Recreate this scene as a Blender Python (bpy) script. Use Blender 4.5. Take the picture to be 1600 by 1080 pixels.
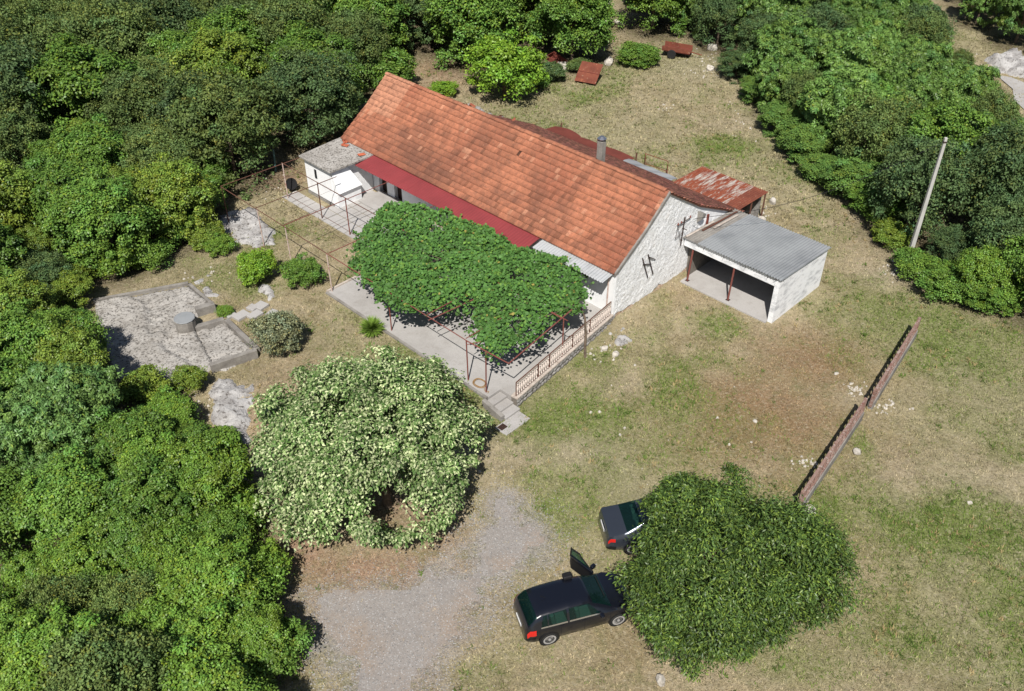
import bpy, bmesh, math, random
import numpy as np
from mathutils import Vector, Matrix

# ------------------------------------------------------------------ camera, sky, sun, exposure
scene = bpy.context.scene
for o in list(bpy.data.objects):
    bpy.data.objects.remove(o)
COL = scene.collection
CAM_H, CAM_TILT, FPX = 28.0, math.radians(38.0), 1440.0
cam = bpy.data.cameras.new("camera")
cam.sensor_width = 36.0
cam.lens = 36.0 * FPX / 1600.0
cam.clip_start = 0.5
cam.clip_end = 3000.0
cam_o = bpy.data.objects.new("camera", cam)
cam_o.location = (0, 0, CAM_H)
cam_o.rotation_euler = (math.radians(90) - CAM_TILT, 0, 0)
COL.objects.link(cam_o)
scene.camera = cam_o

SUN_EL = math.radians(52.0)
SHADOW_AZ = math.radians(7.0)          # shadows fall away from the camera, a little to the right
sun_to = Vector((-math.sin(SHADOW_AZ) * math.cos(SUN_EL), -math.cos(SHADOW_AZ) * math.cos(SUN_EL), math.sin(SUN_EL)))
world = bpy.data.worlds.new("World")
scene.world = world
world.use_nodes = True
wn = world.node_tree.nodes
sky = wn.new("ShaderNodeTexSky")
sky.sky_type = 'NISHITA'
sky.sun_disc = False
sky.sun_elevation = SUN_EL
sky.sun_rotation = math.atan2(sun_to.x, sun_to.y)
world.node_tree.links.new(sky.outputs[0], wn["Background"].inputs[0])
wn["Background"].inputs[1].default_value = 0.058
sun = bpy.data.lights.new("sun", 'SUN')
sun.energy = 5.0
sun.angle = math.radians(0.5)
sun.color = (1.0, 0.955, 0.89)
sun_o = bpy.data.objects.new("sun", sun)
sun_o.rotation_euler = sun_to.to_track_quat('Z', 'Y').to_euler()
sun_o.location = (0, 0, 60)
COL.objects.link(sun_o)
scene.view_settings.view_transform = 'Standard'
scene.view_settings.look = 'None'
scene.view_settings.gamma = 1.0
scene.view_settings.exposure = 0.2
scene.render.engine = 'CYCLES'
scene.cycles.max_bounces = 4
scene.cycles.diffuse_bounces = 2
scene.cycles.transparent_max_bounces = 6

# ------------------------------------------------------------------ coordinates
# house frame: x along the long wall towards the bare gable, y towards the back, z up
C0 = (5.06, 37.68)
HR = math.atan2(-0.6986, 0.7155)
CA, SA = math.cos(HR), math.sin(HR)
def HW(x, y):
    return (C0[0] + CA * x - SA * y, C0[1] + SA * x + CA * y)
def WH(x, y):
    dx, dy = x - C0[0], y - C0[1]
    return (CA * dx + SA * dy, -SA * dx + CA * dy)
def at(px, py, z=0.0):
    """ground-plan point (at height z) that the survey photograph shows at px, py"""
    c, s = math.cos(CAM_TILT), math.sin(CAM_TILT)
    u, v = (px - 800) / FPX, (py - 540) / FPX
    t = (z - CAM_H) / (-s - v * c)
    return Vector((u * t, (c - v * s) * t, z))
def sstep(x, a, b):
    t = np.clip((np.asarray(x, float) - a) / (b - a), 0, 1)
    return t * t * (3 - 2 * t)
def _hash(ix, iy, seed):
    h = (ix.astype(np.int64) * 374761393 + iy.astype(np.int64) * 668265263 + seed * 974711) & 0x7fffffff
    h = ((h ^ (h >> 13)) * 1274126177) & 0x7fffffff
    return ((h ^ (h >> 16)) & 0xffff) / 65535.0
def vnoise(x, y, scale, seed=0):
    x = np.asarray(x, float) / scale + 1000.0; y = np.asarray(y, float) / scale + 1000.0
    ix, iy = np.floor(x), np.floor(y)
    fx, fy = x - ix, y - iy
    fx = fx * fx * (3 - 2 * fx); fy = fy * fy * (3 - 2 * fy)
    a, b = _hash(ix, iy, seed), _hash(ix + 1, iy, seed)
    c, d = _hash(ix, iy + 1, seed), _hash(ix + 1, iy + 1, seed)
    return (a * (1 - fx) + b * fx) * (1 - fy) + (c * (1 - fx) + d * fx) * fy
def fbm(x, y, scale, seed=0, octs=4):
    r, amp, tot = 0, 1.0, 0
    for k in range(octs):
        r = r + amp * vnoise(x, y, scale / 2 ** k, seed + 17 * k); tot += amp; amp *= 0.55
    return r / tot
def ground_z(x, y):
    x = np.asarray(x, float); y = np.asarray(y, float)
    hx, hy = WH(x, y)
    t = 0.44 * sstep(y, 28.3, 32.4) * sstep(-hx, -0.45, 0.25) * (1 - 0.6 * sstep(hy, 5, 11))
    far = 2.2 * sstep(y, 75, 120) + 1.2 * sstep(-x, 22, 50) * sstep(y, 25, 60)
    near = sstep(np.hypot(x, y), 160, 110)
    bumps = (fbm(x, y, 6.0, 3) - 0.5) * 0.16
    hx2 = np.clip(np.minimum(np.minimum(hx + 24, 7.5 - hx), np.minimum(hy + 10.2, 13 - hy)) / 1.5, 0, 1)
    return t + (far + bumps * (1 - hx2)) * 1.0
def gz(x, y):
    return float(ground_z(np.array([x]), np.array([y]))[0])
def gat(px, py):
    p = at(px, py, 0.0)
    for _ in range(5):
        p = at(px, py, gz(p.x, p.y))
    return p

# ------------------------------------------------------------------ mesh and object helpers
OFF = {}
def S(r, g, b):
    f = lambda c: (c / 255.0) / 12.92 if c / 255.0 <= 0.04045 else ((c / 255.0 + 0.055) / 1.055) ** 2.4
    return (f(r), f(g), f(b))
def tag(o, label=None, cat=None, group=None, kind=None):
    if label: o["label"] = label
    if cat: o["category"] = cat
    if group: o["group"] = group
    if kind: o["kind"] = kind
    return o
def thing(name, label, cat, base=(0, 0, 0), rotz=0.0, group=None):
    """Empty at a thing's base; its parts are given in world coordinates (or local, see loc=True)"""
    o = bpy.data.objects.new(name, None)
    o.empty_display_size = 0.3
    o.location = base; o.rotation_euler = (0, 0, rotz)
    COL.objects.link(o)
    OFF[o.name] = Vector((0, 0, 0))
    return tag(o, label, cat, group)
def thing_h(name, label, cat, base, group=None):
    """the same for a thing given in the house frame"""
    w = HW(base[0], base[1])
    o = thing(name, label, cat, (w[0], w[1], base[2]), HR, group)
    OFF[o.name] = Vector(base)
    return o
def link(name, me, mat=None, parent=None, off=None):
    o = bpy.data.objects.new(name, me)
    if mat is not None and len(me.materials) == 0: me.materials.append(mat)
    COL.objects.link(o)
    if parent is not None:
        o.parent = parent
        OFF[o.name] = OFF.get(parent.name, Vector((0, 0, 0)))
    return o
class MB:
    def __init__(s): s.v, s.f, s.c = [], [], None
    def add(s, vs, fs):
        n = len(s.v); s.v += [tuple(p) for p in vs]; s.f += [tuple(i + n for i in f) for f in fs]; return s
    def box(s, c, d, rz=0.0, m=None):
        hx, hy, hz = d[0] / 2, d[1] / 2, d[2] / 2
        P = [(-hx, -hy, -hz), (hx, -hy, -hz), (hx, hy, -hz), (-hx, hy, -hz), (-hx, -hy, hz), (hx, -hy, hz), (hx, hy, hz), (-hx, hy, hz)]
        M = (m or Matrix.Rotation(rz, 3, 'Z'))
        P = [tuple(M @ Vector(p) + Vector(c)) for p in P]
        return s.add(P, [(0, 3, 2, 1), (4, 5, 6, 7), (0, 1, 5, 4), (1, 2, 6, 5), (2, 3, 7, 6), (3, 0, 4, 7)])
    def bb(s, x0, x1, y0, y1, z0, z1):
        return s.box(((x0 + x1) / 2, (y0 + y1) / 2, (z0 + z1) / 2), (x1 - x0, y1 - y0, z1 - z0))
    def hexa(s, b, t):
        """8 corners: four below, four above, both counter-clockwise from above"""
        return s.add(list(b) + list(t), [(3, 2, 1, 0), (4, 5, 6, 7), (0, 1, 5, 4), (1, 2, 6, 5), (2, 3, 7, 6), (3, 0, 4, 7)])
    def tube(s, p0, p1, r, n=8, r1=None):
        p0, p1 = Vector(p0), Vector(p1); d = (p1 - p0)
        if d.length < 1e-6: return s
        q = d.to_track_quat('Z', 'Y').to_matrix(); r1 = r if r1 is None else r1
        vs = []
        for P, rr in ((p0, r), (p1, r1)):
            for k in range(n):
                a = 2 * math.pi * k / n
                vs.append(P + q @ Vector((rr * math.cos(a), rr * math.sin(a), 0)))
        fs = [(k, (k + 1) % n, n + (k + 1) % n, n + k) for k in range(n)]
        fs += [tuple(range(n - 1, -1, -1)), tuple(range(n, 2 * n))]
        return s.add(vs, fs)
    def path(s, pts, r, n=6, taper=None):
        for i in range(len(pts) - 1):
            a = r if taper is None else r + (taper - r) * i / (len(pts) - 1)
            b = r if taper is None else r + (taper - r) * (i + 1) / (len(pts) - 1)
            s.tube(pts[i], pts[i + 1], a, n, b)
        return s
    def lathe(s, prof, c=(0, 0, 0), n=16, m=None):
        M = m or Matrix.Identity(3); C = Vector(c); vs = []; fs = []
        for (r, z) in prof:
            for k in range(n):
                a = 2 * math.pi * k / n
                vs.append(M @ Vector((r * math.cos(a), r * math.sin(a), z)) + C)
        for i in range(len(prof) - 1):
            for k in range(n):
                fs.append((i * n + k, i * n + (k + 1) % n, (i + 1) * n + (k + 1) % n, (i + 1) * n + k))
        if prof[0][0] > 1e-4: fs.append(tuple(range(n - 1, -1, -1)))
        if prof[-1][0] > 1e-4: fs.append(tuple((len(prof) - 1) * n + k for k in range(n)))
        return s.add(vs, fs)
    def grid(s, P):
        """P[i][j] -> points"""
        ni, nj = len(P), len(P[0])
        vs = [p for row in P for p in row]
        return s.add(vs, [(i * nj + j, (i + 1) * nj + j, (i + 1) * nj + j + 1, i * nj + j + 1) for i in range(ni - 1) for j in range(nj - 1)])
    def prism(s, poly, z0, z1):
        n = len(poly)
        vs = [(x, y, z0) for x, y in poly] + [(x, y, z1) for x, y in poly]
        return s.add(vs, [tuple(range(n - 1, -1, -1)), tuple(range(n, 2 * n))] + [(k, (k + 1) % n, n + (k + 1) % n, n + k) for k in range(n)])
    def mesh(s, name, off=(0, 0, 0), smooth=False):
        me = bpy.data.meshes.new(name)
        me.from_pydata([(a - off[0], b - off[1], c - off[2]) for a, b, c in s.v], [], s.f)
        bm = bmesh.new(); bm.from_mesh(me)
        bmesh.ops.recalc_face_normals(bm, faces=bm.faces)
        bm.to_mesh(me); bm.free()
        if smooth:
            me.shade_smooth()
        return me
    def build(s, name, mat, parent=None, smooth=False, bevel=0.0, off=None):
        o_ = off if off is not None else (OFF.get(parent.name, Vector((0, 0, 0))) if parent is not None else Vector((0, 0, 0)))
        o = link(name, s.mesh(name, o_, smooth), mat, parent)
        if bevel:
            md = o.modifiers.new("bevel", 'BEVEL'); md.width = bevel; md.segments = 2; md.limit_method = 'ANGLE'
        return o
def np_mesh(name, verts, faces, cols=None):
    """fast mesh of quads (or triangles) from arrays, optional per-face colour"""
    verts = np.asarray(verts, np.float32); faces = np.asarray(faces, np.int32)
    k = faces.shape[1]
    me = bpy.data.meshes.new(name)
    me.vertices.add(len(verts)); me.vertices.foreach_set("co", verts.ravel())
    me.loops.add(faces.size); me.loops.foreach_set("vertex_index", faces.ravel())
    me.polygons.add(len(faces)); me.polygons.foreach_set("loop_start", np.arange(0, faces.size, k, dtype=np.int32))
    me.update(calc_edges=True)
    if cols is not None:
        a = me.color_attributes.new("Col", 'FLOAT_COLOR', 'CORNER')
        c = np.ones((faces.size, 4), np.float32); c[:, :3] = np.repeat(np.asarray(cols, np.float32), k, axis=0)
        a.data.foreach_set("color", c.ravel())
    me.validate()
    return me
def vcol(me, rgb):
    a = me.color_attributes.new("Col", 'FLOAT_COLOR', 'POINT')
    c = np.ones((len(me.vertices), 4), np.float32); c[:, :3] = rgb
    a.data.foreach_set("color", c.ravel())

# ------------------------------------------------------------------ materials
def mat(name, base, layers=(), rough=0.85, metal=0.0, bump=(), spec=0.3, attr=False, coord='pos', transl=0.0, stretch=None, coat=0.0):
    """Principled material; layers = (noise scale, colour, low, high, strength); bump = (scale, height m)"""
    m = bpy.data.materials.new(name); m.use_nodes = True
    nt = m.node_tree; N = nt.nodes; L = nt.links
    bs = N["Principled BSDF"]
    bs.inputs["Roughness"].default_value = rough; bs.inputs["Metallic"].default_value = metal
    bs.inputs["Specular IOR Level"].default_value = spec
    if coat: bs.inputs["Coat Weight"].default_value = coat; bs.inputs["Coat Roughness"].default_value = 0.03
    if coord == 'pos':
        co = N.new("ShaderNodeNewGeometry").outputs["Position"]
    else:
        co = N.new("ShaderNodeTexCoord").outputs["Object"]
    if stretch:
        mp = N.new("ShaderNodeMapping"); mp.inputs["Scale"].default_value = stretch[:3]
        if len(stretch) > 3: mp.inputs["Rotation"].default_value = (0, 0, stretch[3])
        L.new(co, mp.inputs["Vector"]); co = mp.outputs["Vector"]
    rgb = N.new("ShaderNodeRGB"); rgb.outputs[0].default_value = (*base, 1); cur = rgb.outputs[0]
    if attr:
        at_ = N.new("ShaderNodeVertexColor"); at_.layer_name = "Col"
        oi = N.new("ShaderNodeObjectInfo")
        for src in (at_.outputs["Color"], oi.outputs["Color"]):
            mx = N.new("ShaderNodeMix"); mx.data_type = 'RGBA'; mx.blend_type = 'MULTIPLY'; mx.inputs["Factor"].default_value = 1
            L.new(cur, mx.inputs["A"]); L.new(src, mx.inputs["B"]); cur = mx.outputs["Result"]
    for i, (sc, c2, lo, hi, st) in enumerate(layers):
        tx = N.new("ShaderNodeTexNoise"); tx.inputs["Scale"].default_value = sc; tx.inputs["Detail"].default_value = 5
        tx.inputs["Roughness"].default_value = 0.65
        of = N.new("ShaderNodeVectorMath"); of.operation = 'ADD'; of.inputs[1].default_value = (13.7 * i, 7.1 * i, 3.3 * i)
        L.new(co, of.inputs[0]); L.new(of.outputs[0], tx.inputs["Vector"])
        mr = N.new("ShaderNodeMapRange"); mr.inputs["From Min"].default_value = lo; mr.inputs["From Max"].default_value = hi; mr.inputs["To Max"].default_value = st
        L.new(tx.outputs["Fac"], mr.inputs["Value"])
        mx = N.new("ShaderNodeMix"); mx.data_type = 'RGBA'
        if c2 == 'dark' or c2 == 'light':
            mx.blend_type = 'MULTIPLY' if c2 == 'dark' else 'ADD'
            v = 0.35 if c2 == 'dark' else 0.15
            mx.inputs["B"].default_value = (v, v, v, 1)
        else:
            mx.inputs["B"].default_value = (*c2, 1)
        L.new(mr.outputs[0], mx.inputs["Factor"]); L.new(cur, mx.inputs["A"]); cur = mx.outputs["Result"]
    L.new(cur, bs.inputs["Base Color"])
    prev = None
    for sc, hgt in bump:
        tx = N.new("ShaderNodeTexNoise"); tx.inputs["Scale"].default_value = sc; tx.inputs["Detail"].default_value = 6; tx.inputs["Roughness"].default_value = 0.7
        L.new(co, tx.inputs["Vector"])
        b = N.new("ShaderNodeBump"); b.inputs["Distance"].default_value = hgt; b.inputs["Strength"].default_value = 1.0
        L.new(tx.outputs["Fac"], b.inputs["Height"])
        if prev: L.new(prev, b.inputs["Normal"])
        prev = b.outputs["Normal"]
    if prev: L.new(prev, bs.inputs["Normal"])
    if transl:
        tr = N.new("ShaderNodeBsdfTranslucent"); mxs = N.new("ShaderNodeMixShader"); mxs.inputs[0].default_value = transl
        L.new(cur, tr.inputs["Color"]); L.new(bs.outputs[0], mxs.inputs[1]); L.new(tr.outputs[0], mxs.inputs[2])
        L.new(mxs.outputs[0], N["Material Output"].inputs["Surface"])
    return m
W1 = (1, 1, 1)
M = {}
M['ground'] = mat('ground_soil', W1, [(0.9, 'dark', .40, .75, .30), (7, S(186, 174, 148), .52, .66, .6), (2.2, S(116, 118, 76), .50, .68, .5), (5, S(100, 106, 64), .57, .68, .5), (6, 'dark', .50, .72, .5), (18, 'dark', .50, .68, .75), (11, 'light', .54, .72, .6)], rough=.95, bump=[(3, .06), (20, .05)], attr=True, spec=.1)
M['gravel'] = mat('gravel', S(150, 144, 139), [(.35, S(154, 138, 123), .44, .64, .85), (2, 'dark', .5, .75, .25), (9, 'dark', .5, .75, .3), (45, 'dark', .5, .7, .35), (38, 'light', .52, .7, .4)], rough=.95, bump=[(60, .02)], spec=.1)
M['stone_chip'] = mat('stone_chip', W1, [], rough=.9, attr=True, spec=.1)
M['grass'] = mat('grass_blade', W1, [], rough=.8, attr=True, spec=.15, transl=.25)
M['leaf'] = mat('leaf', W1, [], rough=.45, attr=True, spec=.35, transl=.16)
M['leaf_matt'] = mat('leaf_matt', W1, [], rough=.6, attr=True, spec=.25, transl=.14)
M['bark'] = mat('bark', S(112, 98, 84), [(6, S(70, 60, 52), .4, .7, .9)], rough=.95, bump=[(14, .03)])
M['tile'] = mat('clay_tile', W1, [(1.1, 'dark', .5, .78, .25), (5, S(112, 80, 66), .46, .70, .7), (26, 'dark', .5, .75, .45), (13, S(206, 160, 134), .58, .75, .4)], rough=.9, attr=True, spec=.15, bump=[(40, .006)])
M['tile_bed'] = mat('roof_underlay', S(95, 62, 48), [(3, S(60, 45, 38), .4, .7, .8)], rough=.95)
M['white'] = mat('whitewash', S(240, 241, 242), [(.8, S(196, 198, 202), .5, .8, .7), (6, S(170, 165, 160), .62, .8, .6), (30, 'dark', .6, .8, .25)], rough=.9, bump=[(12, .015)])
M['rough_white'] = mat('rough_whitewash', S(240, 241, 242), [(1.5, S(222, 221, 219), .45, .75, .6), (7, S(160, 157, 154), .60, .70, .5), (15, S(88, 84, 82), .585, .64, .9), (28, S(120, 116, 112), .58, .68, .7), (1.2, S(214, 196, 176), .62, .78, .4)], rough=.95, bump=[(10, .03), (30, .03)])
M['plinth'] = mat('stained_plinth', S(186, 160, 135), [(2, S(140, 110, 90), .45, .75, .8), (12, S(225, 222, 215), .52, .66, .8)], rough=.95, bump=[(9, .03)])
M['block_white'] = mat('patchy_whitewash', S(238, 239, 241), [(1.4, S(176, 178, 182), .48, .68, .8), (4, S(140, 138, 138), .60, .76, .7), (25, 'dark', .58, .8, .3)], rough=.95, bump=[(14, .015)], stretch=(1, 1, 2.2))
M['concrete'] = mat('patio_concrete', S(172, 169, 166), [(.5, S(152, 148, 144), .45, .7, .8), (3, S(140, 133, 126), .55, .8, .6), (25, 'dark', .5, .78, .4)], rough=.93, bump=[(30, .006)])
M['concrete_old'] = mat('weathered_concrete', S(178, 174, 168), [(.9, S(146, 141, 134), .42, .66, .9), (3, S(112, 106, 98), .54, .68, .8), (9, S(78, 74, 69), .51, .62, .9), (28, 'dark', .5, .75, .6), (20, S(198, 192, 184), .58, .7, .5)], rough=.97, bump=[(8, .03), (40, .01)])
M['concrete_grey'] = mat('grey_concrete', S(146, 142, 136), [(1.2, S(112, 107, 102), .42, .68, .9), (9, S(85, 82, 78), .56, .74, .7), (26, 'dark', .5, .75, .4)], rough=.96, bump=[(25, .008)])
M['fibre'] = mat('grey_corrugated_sheet', S(142, 145, 147), [(.6, S(118, 121, 124), .42, .7, .9), (8, S(112, 112, 114), .58, .8, .5)], rough=.7, bump=[(30, .004)])
M['zinc'] = mat('pale_corrugated_sheet', S(178, 180, 181), [(1.5, S(152, 154, 155), .45, .75, .8)], rough=.55, metal=.15)
M['red_sheet'] = mat('red_sheet_metal', S(140, 60, 62), [(.7, S(122, 52, 54), .4, .7, .8), (12, S(176, 92, 92), .62, .8, .5)], rough=.55, spec=.4)
M['rust'] = mat('rusty_sheet', S(124, 70, 54), [(1.2, S(102, 56, 44), .4, .65, .9), (3, S(150, 92, 66), .54, .70, .8), (6, S(176, 150, 124), .62, .68, .6), (30, 'dark', .5, .8, .3)], rough=.9)
M['rust_grey'] = mat('half_rusted_sheet', S(172, 164, 156), [(1.0, S(136, 74, 52), .42, .50, 1.0), (4.2, S(176, 164, 152), .56, .64, .7), (2.2, S(112, 54, 38), .50, .62, .8), (12, S(104, 52, 38), .52, .7, .6)], rough=.85, stretch=(2.4, .45, 1, 0), coord='obj')
M['red_brown'] = mat('red_oxide_sheet', S(116, 60, 50), [(1.2, S(98, 50, 42), .4, .7, .9), (10, S(140, 75, 60), .6, .8, .5)], rough=.85)
M['pipe'] = mat('rusty_pipe', S(100, 70, 58), [(4, S(96, 62, 52), .4, .7, .9), (18, S(150, 110, 96), .6, .75, .6)], rough=.85)
M['pipe_red'] = mat('red_painted_pipe', S(124, 74, 66), [(5, S(120, 62, 54), .45, .7, .9), (20, S(190, 150, 140), .62, .75, .6)], rough=.7)
M['pipe_white'] = mat('flaking_white_pipe', S(196, 178, 168), [(7, S(150, 96, 84), .5, .65, .9)], rough=.8)
M['pink_concrete'] = mat('precast_pink_concrete', S(190, 180, 170), [(3, S(158, 145, 134), .42, .70, .9), (14, S(112, 92, 84), .54, .72, .7)], rough=.93, bump=[(30, .006)])
M['brick_red'] = mat('red_fence_slab', S(140, 114, 104), [(2, S(116, 78, 68), .45, .7, .9), (8, S(172, 162, 154), .52, .66, .9), (25, 'dark', .5, .8, .4)], rough=.95, bump=[(25, .01)])
M['stone'] = mat('grey_stone', S(150, 147, 143), [(3, S(112, 108, 104), .42, .68, .9), (12, S(190, 188, 184), .55, .75, .7), (30, 'dark', .5, .75, .5)], rough=.95, bump=[(10, .03)], coord='pos')
M['limestone'] = mat('limestone', S(186, 184, 182), [(1.5, S(140, 136, 134), .42, .65, .9), (5, S(84, 78, 72), .54, .64, .9), (20, S(205, 204, 202), .55, .72, .7), (.6, S(128, 116, 92), .55, .75, .6)], rough=.97, bump=[(4, .10), (14, .05)])
M['white_stone'] = mat('white_stone', S(198, 192, 182), [(5, S(150, 143, 132), .42, .68, .9)], rough=.95, bump=[(12, .02)])
M['mortar'] = mat('wall_mortar', S(120, 113, 105), [(6, S(90, 84, 78), .45, .7, .8)], rough=.97, bump=[(12, .02)])
M['dark_wood'] = mat('dark_door', S(62, 44, 38), [(6, S(44, 32, 28), .4, .7, .8)], rough=.7)
M['dark'] = mat('dark_void', (.012, .012, .013), rough=.9)
M['dark_steel'] = mat('dark_steel', S(62, 54, 52), [(9, S(96, 66, 56), .5, .7, .7)], rough=.7)
M['pole'] = mat('pole_concrete', S(184, 182, 178), [(2, S(160, 158, 154), .45, .75, .8)], rough=.9, bump=[(20, .01)])
M['cable'] = mat('black_cable', (.02, .02, .022), rough=.6)
M['hose'] = mat('garden_hose', S(150, 120, 82), rough=.6)
M['blue_post'] = mat('green_grey_post', S(96, 128, 128), [(5, S(70, 96, 96), .45, .7, .8)], rough=.8)
M['car_black'] = mat('black_car_paint', (.006, .007, .012), rough=.28, spec=.5, coat=.7)
M['car_grey'] = mat('grey_car_paint', (.055, .065, .085), rough=.3, metal=.5, spec=.5, coat=.7)
M['trim'] = mat('black_trim', (.012, .012, .013), rough=.55)
M['chrome'] = mat('bright_trim', (.6, .6, .62), rough=.2, metal=.9)
M['tyre'] = mat('tyre', (.02, .02, .02), rough=.9)
M['baluster'] = mat('pale_baluster', S(214, 202, 193), [(8, S(170, 150, 140), .5, .7, .7)], rough=.9)
M['rim'] = mat('alloy_rim', (.55, .55, .57), rough=.4, metal=.5)
M['tail'] = mat('tail_light', (.55, .02, .015), rough=.15, coat=.5)
M['lamp_clear'] = mat('clear_lamp', (.7, .7, .72), rough=.15, coat=.5)
M['plate'] = mat('number_plate', (.75, .75, .74), rough=.5)
M['seat'] = mat('car_seat', (.10, .13, .12), rough=.8)
M['seat_white'] = mat('white_seat_cover', (.6, .62, .6), rough=.8)
def glass_mat():
    m = bpy.data.materials.new('tinted_car_glass'); m.use_nodes = True
    nt = m.node_tree; N = nt.nodes; L = nt.links
    bs = N["Principled BSDF"]; bs.inputs["Base Color"].default_value = (.008, .03, .028, 1); bs.inputs["Roughness"].default_value = .04
    bs.inputs["Coat Weight"].default_value = .6
    tr = N.new("ShaderNodeBsdfTransparent"); tr.inputs["Color"].default_value = (.42, .68, .60, 1)
    mx = N.new("ShaderNodeMixShader"); mx.inputs[0].default_value = .62
    L.new(bs.outputs[0], mx.inputs[1]); L.new(tr.outputs[0], mx.inputs[2]); L.new(mx.outputs[0], N["Material Output"].inputs["Surface"])
    return m
M['glass'] = glass_mat()
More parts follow.
